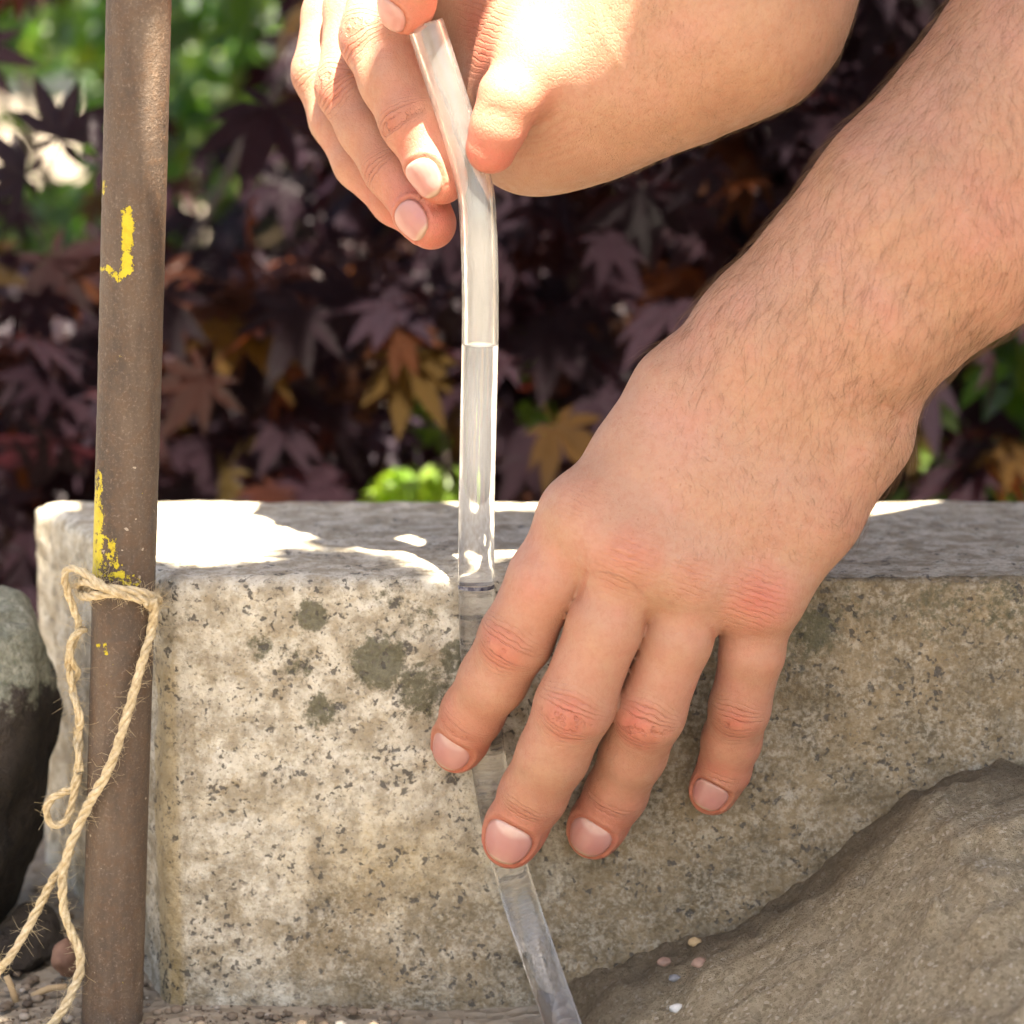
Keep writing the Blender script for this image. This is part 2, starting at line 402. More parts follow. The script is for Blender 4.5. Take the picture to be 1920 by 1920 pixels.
# ------------------------------------------------------------------ granite block
def granite_block():
    # plan outline (x, y) and rounded vertical profile, swept around the block
    BW = .62; D = .150; H = .15
    FL = np.array([-.1065, 0.0]); BL = np.array([-.1735, D]); BR = np.array([BW, D]); FR = np.array([BW, 0])
    V = []; F = []
    def patch(o, ex, ey, nu, nv, uu, vv):
        base = len(V); 
        for b in vv:
            for a in uu: V.append(o + ex * a + ey * b)
        for j in range(len(vv) - 1):
            for i in range(len(uu) - 1):
                k = base + j * len(uu) + i; F.append((k, k + 1, k + 1 + len(uu), k + len(uu)))
    bot = GZ - .02
    # front, top, left, right, back as a deformed unit box; corners stay shared by welding
    dens = np.unique(np.r_[np.linspace(0, .80, 230), np.linspace(.80, 1, 20)])
    densz = np.linspace(0, 1, 78); densy = np.linspace(0, 1, 60)
    o = np.array([0, 0, 0.]); 
    def quad_map(u, y):  # plan position
        L = FL + (BL - FL) * y; Rr = FR + (BR - FR) * y; return L + (Rr - L) * u
    def add(fn, A, B):
        base = len(V)
        for b in B:
            for a in A: V.append(fn(a, b))
        n = len(A)
        for j in range(len(B) - 1):
            for i in range(n - 1):
                k = base + j * n + i; F.append((k, k + 1, k + 1 + n, k + n))
    top = 0.0
    add(lambda a, b: [*quad_map(a, 0), bot + (top - bot) * b], dens, densz)
    add(lambda a, b: [*quad_map(a, b), top], dens, densy)
    add(lambda a, b: [*quad_map(0, 1 - a), bot + (top - bot) * b], densy, densz)
    add(lambda a, b: [*quad_map(1, a), bot + (top - bot) * b], densy, densz)
    add(lambda a, b: [*quad_map(1 - a, 1), bot + (top - bot) * b], dens, densz)
    me = bpy.data.meshes.new('granite_block')
    bm = bmesh.new(); vs = [bm.verts.new(v) for v in V]
    for f in F: bm.faces.new([vs[i] for i in f])
    bmesh.ops.remove_doubles(bm, verts=bm.verts, dist=1e-5)
    bmesh.ops.recalc_face_normals(bm, faces=bm.faces)
    bm.to_mesh(me); bm.free()
    n = len(me.vertices); co = np.empty(n * 3, np.float32); me.vertices.foreach_get('co', co); co = co.reshape(-1, 3).astype(float)
    nor = np.empty(n * 3, np.float32); me.vertices.foreach_get('normal', nor); nor = nor.reshape(-1, 3)
    # round the edges: pull verts near two or more faces towards the inside
    def left_d(c): 
        t = BL - FL; nn = np.array([t[1], -t[0]]) / np.linalg.norm(t); return (c[:, :2] - FL) @ nn
    c0 = co.copy()
    for r, da, db, na, nb in (
        (.0038, c0[:, 1], -c0[:, 2], np.array([0, -1, 0.]), np.array([0, 0, 1.])),
        (.006, D - c0[:, 1], -c0[:, 2], np.array([0, 1, 0.]), np.array([0, 0, 1.])),
        (.005, left_d(c0), -c0[:, 2], np.array([-.913, -.408, 0]), np.array([0, 0, 1.])),
        (.0045, left_d(c0), c0[:, 1], np.array([-.913, -.408, 0]), np.array([0, -1, 0.]))):
        rr = r * (1 + .25 * vnoise(c0, 45, 9))
        a = np.clip(rr - da, 0, None); b = np.clip(rr - db, 0, None)
        both = (a > 0) & (b > 0)
        L = np.sqrt(a * a + b * b) + 1e-9; over = np.clip(L - rr, 0, None)
        co[both] -= (na[None] * (a / L * over)[:, None] + nb[None] * (b / L * over)[:, None])[both]
    flat = np.where(nor[:, 2] > .7, .35, 1.0); disp = (fbm(c0, 26, 3, 2) * .0009 + fbm(c0, 150, 4, 4) * .00075) * flat
    pits = np.clip(fbm(c0, 170, 2, 8) - .55, 0, 1); disp -= pits * .0022 * flat
    co += nor * disp[:, None]
    me.vertices.foreach_set('co', co.astype(np.float32).ravel()); me.update()
    me.polygons.foreach_set('use_smooth', [True] * len(me.polygons))
    # stains and lichen: where they grow on this stone, in its own x / z
    x = c0[:, 0]; z = c0[:, 2]; front = (c0[:, 1] < .004).astype(float)
    lich = np.zeros(n); 
    for px, py, rad, a in ((585, 1155, 38, 1), (712, 1240, 60, 1.05), (600, 1335, 42, .85), (490, 1215, 40, .7), (560, 1245, 45, .6), (790, 1290, 70, .8), (790, 1165, 45, .55), (860, 1230, 45, .85),
                         (745, 1120, 60, .5), (340, 1160, 22, .5), (1530, 1180, 60, .8), (1600, 1130, 60, .5), (1760, 1140, 90, .55), (1880, 1130, 80, .6), (690, 1420, 45, .4), (1480, 1240, 60, .5)):
        p = P(px, py, 0); rr = rad / 6.2 / 1000
        d = np.hypot(x - p[0], z - p[2]) / rr; lich = np.maximum(lich, a * np.clip(1.45 - d, 0, 1))
    rim = np.clip(1 - np.abs(z + .010) / .012, 0, 1) * np.clip((x + .035) / .05, 0, 1) * .48
    lich = np.maximum(lich, rim) * front
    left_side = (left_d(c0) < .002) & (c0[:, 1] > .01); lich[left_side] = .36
    pr = P(1130, 1350, 0); 
    stain = np.clip((x - (-.10)) / .20, 0, 1) * .55 + np.clip((-.040 - z) / .08, 0, 1) * .62 + np.clip((x - .0) / .09, 0, 1) * .85
    stain = np.where(front > 0, stain, .0)
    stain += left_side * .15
    yellow = np.clip(1 - np.abs(left_d(c0) - .001) / .006, 0, 1) * (c0[:, 1] < .012) * np.clip((-z) / .03, 0, 1) * .95  # left front chamfer: yellowish bounce light, put into the colour
    yellow = np.maximum(yellow, front * .62 * np.exp(-((x + .035) / .06) ** 2 - ((z + .088) / .035) ** 2))
    add_attr(me, 'lichen', lich); add_attr(me, 'stain', stain); add_attr(me, 'yellow', yellow)
    o = link('granite_block', me, granite_mat())
    tag(o, 'long speckled grey granite kerb block with dark lichen spots under the lower hand', 'stone block')
granite_block()

# ------------------------------------------------------------------ sand heap against the block, gravel, rocks
def line_z(x):
    pts = [(700, 1960), (960, 1915), (1060, 1835), (1150, 1785), (1290, 1742), (1420, 1690), (1500, 1635), (1560, 1592), (1640, 1520), (1720, 1472), (1800, 1456), (1920, 1446), (2300, 1430)]
    w_ = np.array([P(a, b, 0.0) for a, b in pts]); return np.interp(x, w_[:, 0], w_[:, 2])

def sand_heap():
    xs = np.arange(-.06, .42, .0013); ys = np.arange(-.24, .0041, .0013)
    X, Y = np.meshgrid(xs, ys); v = np.stack([X.ravel(), Y.ravel(), np.zeros(X.size)], 1)
    back = -np.minimum(v[:, 1], 0)
    lz = line_z(v[:, 0])
    # smooth the crest line away from the block
    lz2 = (line_z(v[:, 0] - .012) + line_z(v[:, 0] + .012) + lz) / 3
    k = np.clip(back / .04, 0, 1); crest = lz * (1 - k) + lz2 * k
    z = crest - .42 * back + .02 * np.clip(back / .05, 0, 1) * np.clip((v[:, 0] - .03) / .1, 0, 1)
    stroke = fbm(np.stack([v[:, 0] * .45 + v[:, 1] * .5, v[:, 1] * .25 - v[:, 0] * .6, 0 * z], 1), 95, 3, 21)
    z += stroke * .0017 + fbm(v, 30, 3, 6) * .0038 + fbm(v, 150, 4, 7) * .0014 + vnoise(v, 420, 51) * .0007 + np.clip(vnoise(v, 240, 52) - .55, 0, 1) * .003
    cl = np.clip(fbm(v, 55, 3, 30) - .25, 0, 1) * np.clip((back - .03) / .05, 0, 1); z += cl * .008 + cl * fbm(v, 260, 3, 31) * .003
    z += np.exp(-back / .005) * (.0014 * vnoise(v, 60, 81) + .0012 * vnoise(v, 190, 82) - .001)      # crumbs clinging along the joint
    v[:, 2] = np.maximum(z, GZ - .01)
    nx = len(xs); i = np.arange(len(ys) - 1)[:, None] * nx; j = np.arange(nx - 1)[None]
    f = np.stack([i + j, i + j + 1, i + nx + j + 1, i + nx + j], -1).reshape(-1, 4)
    me = new_mesh('sand_heap', v, f)
    wet = np.exp(-back / .034) * 1.2 + np.clip((.055 - v[:, 0]) / .08, 0, 1) * .55 * np.exp(-back / .05)
    add_attr(me, 'wet', wet)
    o = link('sand_heap', me, sand_mat()); tag(o, 'damp heap of brown sand sloping up against the granite block', 'sand', kind='stuff')
    return xs, ys, v[:, 2].reshape(len(ys), nx)
SX, SY, SZ = sand_heap()
def sand_z(x, y):
    i = int(np.clip(round((x - SX[0]) / .0013), 0, len(SX) - 1)); j = int(np.clip(round((y - SY[0]) / .0013), 0, len(SY) - 1)); return SZ[j, i]
def sand_hit(px, py):
    for y in np.arange(-.238, .001, .0005):
        p = P(px, py, y)
        if sand_z(p[0], y) >= p[2]: return p
    return P(px, py, 0.0)

def blob(center, rad, seed, rough=.25, sub=3, sharp=1.0, freq=1.3):
    bm = bmesh.new(); bmesh.ops.create_icosphere(bm, subdivisions=sub, radius=1.0)
    v = np.array([x.co[:] for x in bm.verts]); f = np.array([[q.index for q in x.verts] for x in bm.faces]); bm.free()
    d = 1 + rough * fbm(v + seed * 3.1, freq, 4, seed) * sharp
    # a few flat facets, as on broken stone
    rg = np.random.default_rng(seed)
    q = v * d[:, None]
    for _ in range(7):
        nn = rg.normal(size=3); nn /= np.linalg.norm(nn); h = .78 + .15 * rg.random(); e = q @ nn - h; q -= np.clip(e, 0, None)[:, None] * nn * .85
    return q * np.asarray(rad) + np.asarray(center), f

def rocks():
    M = rock_mat('dark_fieldstone')
    c = P(-75, 1395, .060); s = depth(c) / FPX
    v, f = blob(c, (178 * s, .045, 330 * s), 11, .22, 5, 1.0, 1.6)
    v += (fbm(v, 60, 4, 3) * .0022)[:, None] * np.array([1, .3, .6])
    me = new_mesh('fieldstone', v, f); z = (v[:, 2] - c[2]) / (330 * s)
    add_attr(me, 'crust', np.clip((z - .05) / .5, -.6, 1) * .9); o = link('fieldstone', me, M)
    tag(o, 'large dark fieldstone with pale crusty lichen on top at left edge', 'rock')
    c = P(45, 1745, .045); s = depth(c) / FPX
    v, f = blob(c, (85 * s, .02, 62 * s), 23, .25, 4); v[:, 2] += GZ + .006 - v[:, 2].min() - .012
    me = new_mesh('fieldstone', v, f); add_attr(me, 'crust', np.full(len(v), -.5)); o = link('fieldstone', me, M)
    tag(o, 'low dark stone lying under the big lichen-topped rock', 'rock')
    Mr = Mat('reddish_stone'); n = Mr.noise(Mr.coord(), 160, 5, .6)
    Mr = Mr.p(col=Mr.ramp(n, [(.3, (.12, .06, .04)), (.7, (.24, .13, .085))]), rough=.75, normal=Mr.bump(n, .001))
    c = P(126, 1795, .018); s = depth(c) / FPX
    v, f = blob(c, (30 * s, .007, 36 * s), 31, .18, 3); o = link('pebble', new_mesh('pebble', v, f), Mr)
    tag(o, 'reddish brown pebble on the gravel between twine and rocks', 'pebble')
    def peb(px, py, r, col, label, seed):
        m = Mat('pebble_stone'); n = m.noise(m.coord(), 300, 4, .6)
        m = m.p(col=m.mix(m.mapr(n, .35, .65), col, tuple(x * .7 for x in col)), rough=.7)
        c = sand_hit(px, py); s = depth(c) / FPX
        v, f = blob(c + np.array([0, 0, r * s * .15]), (r * s * 1.1, r * s, r * s * .75), seed, .2, 3)
        tag(link('pebble', new_mesh('pebble', v, f), m), label, 'pebble', 'pebbles in the sand heap')
    peb(1268, 1893, 13, (.62, .60, .56), 'small white pebble low in the sand near the bottom edge', 41)
    peb(1303, 1768, 12, (.45, .32, .17), 'small tan pebble at the top edge of the sand, against the stone', 42)
    peb(1312, 1808, 15, (.33, .21, .155), 'pinkish brown pebble below the tan pebble in the sand', 43)
    peb(1245, 1805, 13, (.30, .19, .145), 'brownish pink pebble left of its look-alike in the sand', 44)
    peb(1266, 1836, 11, (.20, .20, .21), 'small grey pebble between the pinkish pebbles and the white one', 45)
    # fine gravel: one mass nobody could count
    parts = []; rg = np.random.default_rng(3); base = [blob((0, 0, 0), (1, 1, .7), 60 + i, .25, 1) for i in range(5)]
    Vs = []; Fs = []; off = 0; rn = []
    for i in range(2600):
        x = rg.uniform(-.30, .02); y = rg.uniform(-.22, .12)
        if i > 900: x = rg.uniform(-.20, -.03); y = rg.uniform(-.07, .06)
        if y > -.001 and x > -.1065 - .445 * max(y, 0) - .003: continue
        r = .0005 + .0020 * rg.random() ** 5; v, f = base[i % 5]; a = rg.uniform(0, 6.28); ca, sa = math.cos(a), math.sin(a)
        q = v * r; q = np.stack([q[:, 0] * ca - q[:, 1] * sa, q[:, 0] * sa + q[:, 1] * ca, q[:, 2]], 1) + [x, y, GZ + r * .25]
        Vs.append(q); Fs.append(f + off); off += len(q); rn.append(np.full(len(q), rg.random()))
    me = new_mesh('gravel', np.vstack(Vs), np.vstack(Fs)); add_attr(me, 'rnd', np.concatenate(rn))
    g = Mat('gravel'); col = g.ramp(g.attr('rnd'), [(0, (.07, .05, .035)), (.5, (.15, .11, .075)), (.9, (.21, .165, .12)), (1, (.36, .32, .27))])
    tag(link('gravel', me, g.p(col=col, rough=.85)), 'fine brown gravel and crumbs at the foot of the pole', 'gravel', kind='stuff')
    # a few dry stalks on the ground
    st = Mat('dry_stalk').p(col=(.38, .27, .15), rough=.8)
    for (a, b, Y, lab) in (((12, 1830), (30, 1880), .0, 'short dry stalk standing askew on gravel near left edge'), ((60, 1868), (125, 1850), .005, 'thin dry stalk lying flat on gravel beside the pole')):
        p0 = P(*a, Y); p1 = P(*b, Y); mid = (p0 + p1) / 2 + [0, 0, .001]
        p0[2] = max(p0[2], GZ + .001); p1[2] = max(p1[2], GZ + .001)
        v, f = sweep(resample(catmull([p0, mid, p1], 6), .002), .0011, 6)
        tag(link('dry_stalk', new_mesh('dry_stalk', v, f), st), lab, 'stalk')
rocks()

# ------------------------------------------------------------------ rusty pole
POLE_Y = -.013
def pole_c(py):  # centre pixel of the pole at picture height py
    return 260 - 49.5 * py / 1920.0, 58.5 - 2.5 * py / 1920
def pole_axis(py): x, r = pole_c(py); return P(x, py, POLE_Y), r
def pole():
    pys = np.r_[-3000, -1800, -900, -400, np.arange(-100, 2040, 4.0)]
    ns = 80; V = []; pa = []
    a = np.linspace(0, 2 * np.pi, ns, endpoint=False)
    p_top = P(*[pole_c(0)[0], 0], POLE_Y); p_bot = P(*[pole_c(1900)[0], 1900], POLE_Y)
    ax = (p_top - p_bot) / np.linalg.norm(p_top - p_bot)
    zs = [P(pole_c(y)[0], y, POLE_Y)[2] for y in pys]
    marks = [  # strokes in photograph pixels: x0,y0,x1,y1,halfwidth,strength
        (245, 396, 247, 500, 9, 1.0), (247, 500, 228, 514, 7, .9), (228, 514, 208, 500, 6, .85), (208, 500, 186, 503, 4, .8), (201, 340, 195, 358, 5, .75),
        (190, 885, 187, 960, 7, .8), (186, 950, 184, 1066, 12, 1.0), (205, 1056, 262, 1080, 10, .66), (215, 1010, 222, 1050, 12, .60), (190, 1200, 191, 1204, 4, .7), (206, 1198, 207, 1212, 4, .72)]
    rad = .00935
    for y, z in zip(pys, zs):
        c = p_bot + ax * ((z - p_bot[2]) / ax[2])
        s = depth(c) / FPX
        ring = np.stack([c[0] + rad * np.cos(a), c[1] + rad * np.sin(a), np.full(ns, c[2])], 1); V.append(ring)
        px = 960 + (ring[:, 0] - CAM[0]) / s; front = np.sin(a) < .25
        m = np.zeros(ns)
        for x0, y0, x1, y1, hw, st in marks:
            dx, dy = x1 - x0, y1 - y0; t = np.clip(((px - x0) * dx + (y - y0) * dy) / (dx * dx + dy * dy + 1e-6), 0, 1)
            d = np.hypot(px - x0 - t * dx, y - y0 - t * dy); m = np.maximum(m, st * np.clip(1.5 - .72 * d / hw, 0, 1))
        pa.append(m * front * .80)
    v = np.vstack(V); m_ = len(pys)
    v[:, :2] += (fbm(v, 9, 2, 4) * .00022)[:, None] + (fbm(v, 400, 2, 5) * .00006)[:, None]
    i = np.arange(m_ - 1)[:, None] * ns; j = np.arange(ns)[None]; j2 = (j + 1) % ns
    f = np.stack([i + j, i + ns + j, i + ns + j2, i + j2], -1).reshape(-1, 4)
    me = new_mesh('steel_pole', v, f); add_attr(me, 'paint', np.concatenate(pa))
    o = link('steel_pole', me, rust_mat()); tag(o, 'upright rusty brown steel pole with scraps of yellow paint', 'pole')
pole()

# ------------------------------------------------------------------ jute twine
def twine():
    base = P(212, 1900, POLE_Y)
    root = empty('jute_twine', base); m = twine_mat()
    tag(root, 'pale jute twine knotted around the rusty pole with trailing ends', 'twine')
    YF = -23.5   # just in front of the pole (mm)
    def W(l): return np.array([P(x, y, Y / 1000.0) for x, y, Y in l])
    runs = [
        # wrap around the pole, twice, and the knot at its right edge
        ([(285, 1112, -14), (292, 1122, -8), (262, 1118, 6), (190, 1104, 8), (150, 1112, -6), (165, 1118, -21), (215, 1112, -27), (262, 1124, -25), (290, 1130, -18)], 10.5),
        ([(296, 1126, -12), (280, 1100, 2), (200, 1085, 9), (148, 1096, -4), (160, 1090, -20), (200, 1102, -26.5), (250, 1108, -26.5), (288, 1118, -19), (297, 1128, -12), (286, 1140, -17), (272, 1128, -24)], 10.5),
        # loop standing off to the left, then down as a doubled twist
        ([(236, 1118, -28), (205, 1106, -28), (176, 1086, -24), (150, 1070, -20), (129, 1066, -18), (121, 1080, -17), (127, 1112, -17), (140, 1146, -17), (148, 1175, -17), (138, 1206, -17), (128, 1238, -16), (136, 1290, -16), (146, 1336, -16), (149, 1396, -15), (146, 1440, -15), (137, 1476, -15), (118, 1486, -14), (98, 1496, -14), (87, 1518, -14), (95, 1543, -14), (116, 1545, -15), (131, 1522, -16), (139, 1486, -17), (147, 1450, -18)], 9.5),
        ([(160, 1180, -17), (146, 1186, -20), (131, 1204, -20), (134, 1236, -20), (145, 1262, -15), (134, 1288, -14), (143, 1320, -20), (152, 1352, -19), (143, 1380, -13), (146, 1410, -19), (150, 1446, -19)], 8.5),
        # main cord falling across the pole to the lower left
        ([(286, 1124, -22), (289, 1150, -19), (282, 1190, -19), (270, 1232, -23), (254, 1286, -25), (238, 1340, -26), (222, 1394, -26), (206, 1436, -26), (184, 1478, -25), (160, 1520, -22), (138, 1570, -19), (124, 1612, -18), (117, 1645, -18), (119, 1700, -18), (130, 1740, -19), (147, 1778, -20), (150, 1815, -20), (138, 1855, -20), (116, 1895, -21), (86, 1935, -22), (60, 1975, -23)], 12.0),
        ([(134, 1592, -15), (118, 1622, -14), (98, 1652, -14), (78, 1690, -14), (58, 1728, -14), (36, 1768, -14), (10, 1806, -14), (-30, 1850, -14), (-90, 1905, -14)], 10.5)]
    fuzz = []
    for pts, r in runs:
        w_ = W(pts); s = depth(w_.mean(0)) / FPX; path = resample(catmull(w_, 12), .0007); rw = r * s * .76
        t, n, b = frames(path); L = np.arange(len(path)) * .0007
        wob = 1 + .10 * vnoise(path, 130, 3)
        strands = []
        for k in range(3):
            ph = 2 * np.pi * (L / .0135) + k * 2.094 + 1.3 * vnoise(path, 45, 8) + .5 * vnoise(path, 120, 30 + k)
            sp = path + (rw * .50 * wob * (1 + .3 * vnoise(path, 90, 12 + k)))[:, None] * (np.cos(ph)[:, None] * n + np.sin(ph)[:, None] * b)
            strands.append(sweep(sp, rw * .56 * (1 + .12 * vnoise(path, 240, 20 + k)), 9))
        v, f = join_geo(strands); child('cord', new_mesh('cord', v, f), m, root)
        nf = int(len(path) * .0007 * 3600)
        for _ in range(nf):
            i = RNG.integers(1, len(path) - 1); a = RNG.uniform(0, 6.28); d = math.cos(a) * n[i] + math.sin(a) * b[i]
            p0 = path[i] + d * rw * .9; ln = .0012 + .0045 * RNG.random() ** 2.2; tdir = d * .8 + t[i] * RNG.normal() * .7 + RNG.normal(size=3) * .45; tdir /= np.linalg.norm(tdir)
            p1 = p0 + tdir * ln * .5; p2 = p1 + (tdir + RNG.normal(size=3) * .6) * ln * .5
            fuzz.append(sweep(np.array([p0, p1, p2]), [.00006, .00005, .00003], 3, False))
    V = np.vstack([x[0] for x in fuzz]); F = np.vstack([x[1] + 9 * i for i, x in enumerate(fuzz)])
    o = child('loose_fibres', new_mesh('loose_fibres', V, F, False), m, root); o['kind'] = 'stuff'
twine()

# ------------------------------------------------------------------ clear tube with water
TUBE = [(797, 45, -9), (815, 100, -9), (836, 165, -9), (858, 235, -9), (880, 310, -9), (893, 370, -9.5), (897, 430, -10), (900, 520, -10), (900, 640, -9), (897, 780, -8), (894, 920, -7), (893, 1020, -6.8), (893, 1100, -6.8), (895, 1200, -6.8),
        (901, 1300, -6.8), (912, 1400, -6.8), (928, 1500, -6.8), (950, 1600, -6.8), (976, 1690, -8), (1008, 1785, -14), (1045, 1890, -27), (1085, 2000, -46), (1130, 2110, -68)]
TUBE_R = .00545
def tube_path():
    return resample(catmull(np.array([P(x, y, Y / 1000) for x, y, Y in TUBE]), 12), .0008)
def tube():
    path = tube_path(); root = empty('clear_tube', path[-1])
    tag(root, 'clear flexible plastic tube part filled with water, held upright against the granite', 'tube')
    t, n, b = frames(path); ns = 40; a = np.linspace(0, 2 * np.pi, ns, endpoint=False); m = len(path)
    ri = .0040
    # flattened slightly where the fingers pinch it
    def ring(r):
        return (path[:, None] + r * (np.cos(a)[None, :, None] * n[:, None] + np.sin(a)[None, :, None] * b[:, None])).reshape(-1, 3)
    s0 = int(np.argmin(np.abs(path[:, 2] - P(900, 645, -.009)[2])))
    vo = ring(TUBE_R); vi = ring(ri)[:(s0 + 1) * ns]; N = m * ns
    v = np.vstack([vo, vi, [path[s0] + t[s0] * .0004], [path[-1]]]); cb = N + len(vi)
    j = np.arange(ns)[None]; j2 = (j + 1) % ns; jj = np.arange(ns); k = (jj + 1) % ns; e = (m - 1) * ns
    i = np.arange(m - 1)[:, None] * ns; fo = np.stack([i + j, i + j2, i + ns + j2, i + ns + j], -1).reshape(-1, 4)
    i = np.arange(s0)[:, None] * ns; fi = np.stack([i + j, i + j2, i + ns + j2, i + ns + j], -1).reshape(-1, 4)[:, ::-1] + N
    FF = [tuple(int(z) for z in x) for x in np.vstack([fo, fi, np.stack([jj, N + jj, N + k, k], 1)])]
    FF += [(cb, int(N + s0 * ns + y), int(N + s0 * ns + x)) for x, y in zip(jj, k)] + [(cb + 1, int(e + x), int(e + y)) for x, y in zip(jj, k)]
    me = new_mesh('tube_wall', v, FF)
    add_attr(me, 'milky_glow',   .010 + .06 * np.clip((v[:, 2] + .002) / .012, 0, 1))   # sunlit glow of the upper length, put into the material as milky white
    M = Mat('clear_plastic'); c = M.coord(); nz = M.noise(M.mapping(c, (1, 1, .12)), 700, 3, .6)
    M.p(col=(.995, .99, .98), rough=M.mapr(nz, .4, .7, .02, .10), trans=1.0, ior=1.42, normal=M.bump(nz, .00006))
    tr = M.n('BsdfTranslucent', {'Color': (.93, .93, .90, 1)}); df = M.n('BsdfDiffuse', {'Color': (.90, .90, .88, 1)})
    m1 = M.n('MixShader', {0: .7, 1: tr.outputs[0], 2: df.outputs[0]}); m2 = M.n('MixShader', {0: M.attr('milky_glow'), 1: M.b.outputs[0], 2: m1.outputs[0]})
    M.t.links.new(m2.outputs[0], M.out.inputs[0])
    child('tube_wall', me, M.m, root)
    # water column with a small meniscus
    wp = path[s0 + 1:]; rw = ri
    t2, n2, b2 = t[s0 + 1:-2], n[s0 + 1:-2], b[s0 + 1:-2]; wp = wp[:-2]; mm = len(wp)
    vw = (wp[:, None] + rw * (np.cos(a)[None, :, None] * n2[:, None] + np.sin(a)[None, :, None] * b2[:, None])).reshape(-1, 3)
    vw[:ns] -= t2[0] * .0004
    i = np.arange(mm - 1)[:, None] * ns; fw = np.stack([i + j, i + j2, i + ns + j2, i + ns + j], -1).reshape(-1, 4)
    inner = wp[0] + .6 * rw * (np.cos(a)[:, None] * n2[0] + np.sin(a)[:, None] * b2[0]) + t2[0] * .0003
    e = (mm - 1) * ns; vw = np.vstack([vw, inner, [wp[0] + t2[0] * .0004], [wp[-1]]]); q = mm * ns
    F = [tuple(x) for x in fw] + [(q + x, q + y, y, x) for x, y in zip(jj, k)] + [(q + ns, q + y, q + x) for x, y in zip(jj, k)] + [(q + ns + 1, e + x, e + y) for x, y in zip(jj, k)]
    # plastic and water bend light almost alike, so the column only tints and faintly clouds what passes through it
    Mw = Mat('water'); tp = Mw.n('BsdfTransparent', {'Color': (.985, .99, 1.0, 1)}); wd = Mw.n('BsdfDiffuse', {'Color': (.84, .88, .94, 1)})
    w2 = Mw.n('MixShader', {0: .035, 1: tp.outputs[0], 2: wd.outputs[0]}); Mw.t.links.new(w2.outputs[0], Mw.out.inputs[0]); mw = Mw.m
    child('water', new_mesh('water', vw, [tuple(int(z) for z in x) for x in F]), mw, root)
    # thin dark line round the tube near the block's top edge
    s1 = int(np.argmin(np.abs(path[:, 2] - P(893, 1099, -.0068)[2])))
    pr = path[s1 - 1:s1 + 2]; prs = np.array([pr[1] - t[s1] * .0006, pr[1], pr[1] + t[s1] * .0006])
    vm, fm = sweep(prs, TUBE_R + .00005, 40, False)
    keep = (vm[:, 1] < path[s1][1] + .002)
    im = Mat('dark_line'); nn = im.noise(im.coord(), 700, 3, .6); imm = im.p(col=im.mix(im.mapr(nn, .4, .6), (.03, .03, .06), (.2, .2, .23)), rough=.5)
    child('dark_mark', new_mesh('dark_mark', vm, fm), imm, root)
tube()

# ------------------------------------------------------------------ arms and hands
def smin(a, b, k):
    h = np.maximum(k - np.abs(a - b), 0.0) / k
    return np.minimum(a, b) - h * h * k * 0.25

def seg_d(p, a, b, ra, rb):
    ab = (b - a).astype(np.float32); q = p - a.astype(np.float32)
    h = np.clip((q @ ab) / np.float32(ab @ ab + 1e-12), 0, 1)
    d = q - h[:, None] * ab
    return np.sqrt(np.einsum('ij,ij->i', d, d)) - (np.float32(ra) + np.float32(rb - ra) * h)

def chain_d(p, ch, k):
    d = None
    for (a, ra), (b, rb) in zip(ch[:-1], ch[1:]):
        x = seg_d(p, a, b, ra, rb); d = x if d is None else smin(d, x, k)
    return d

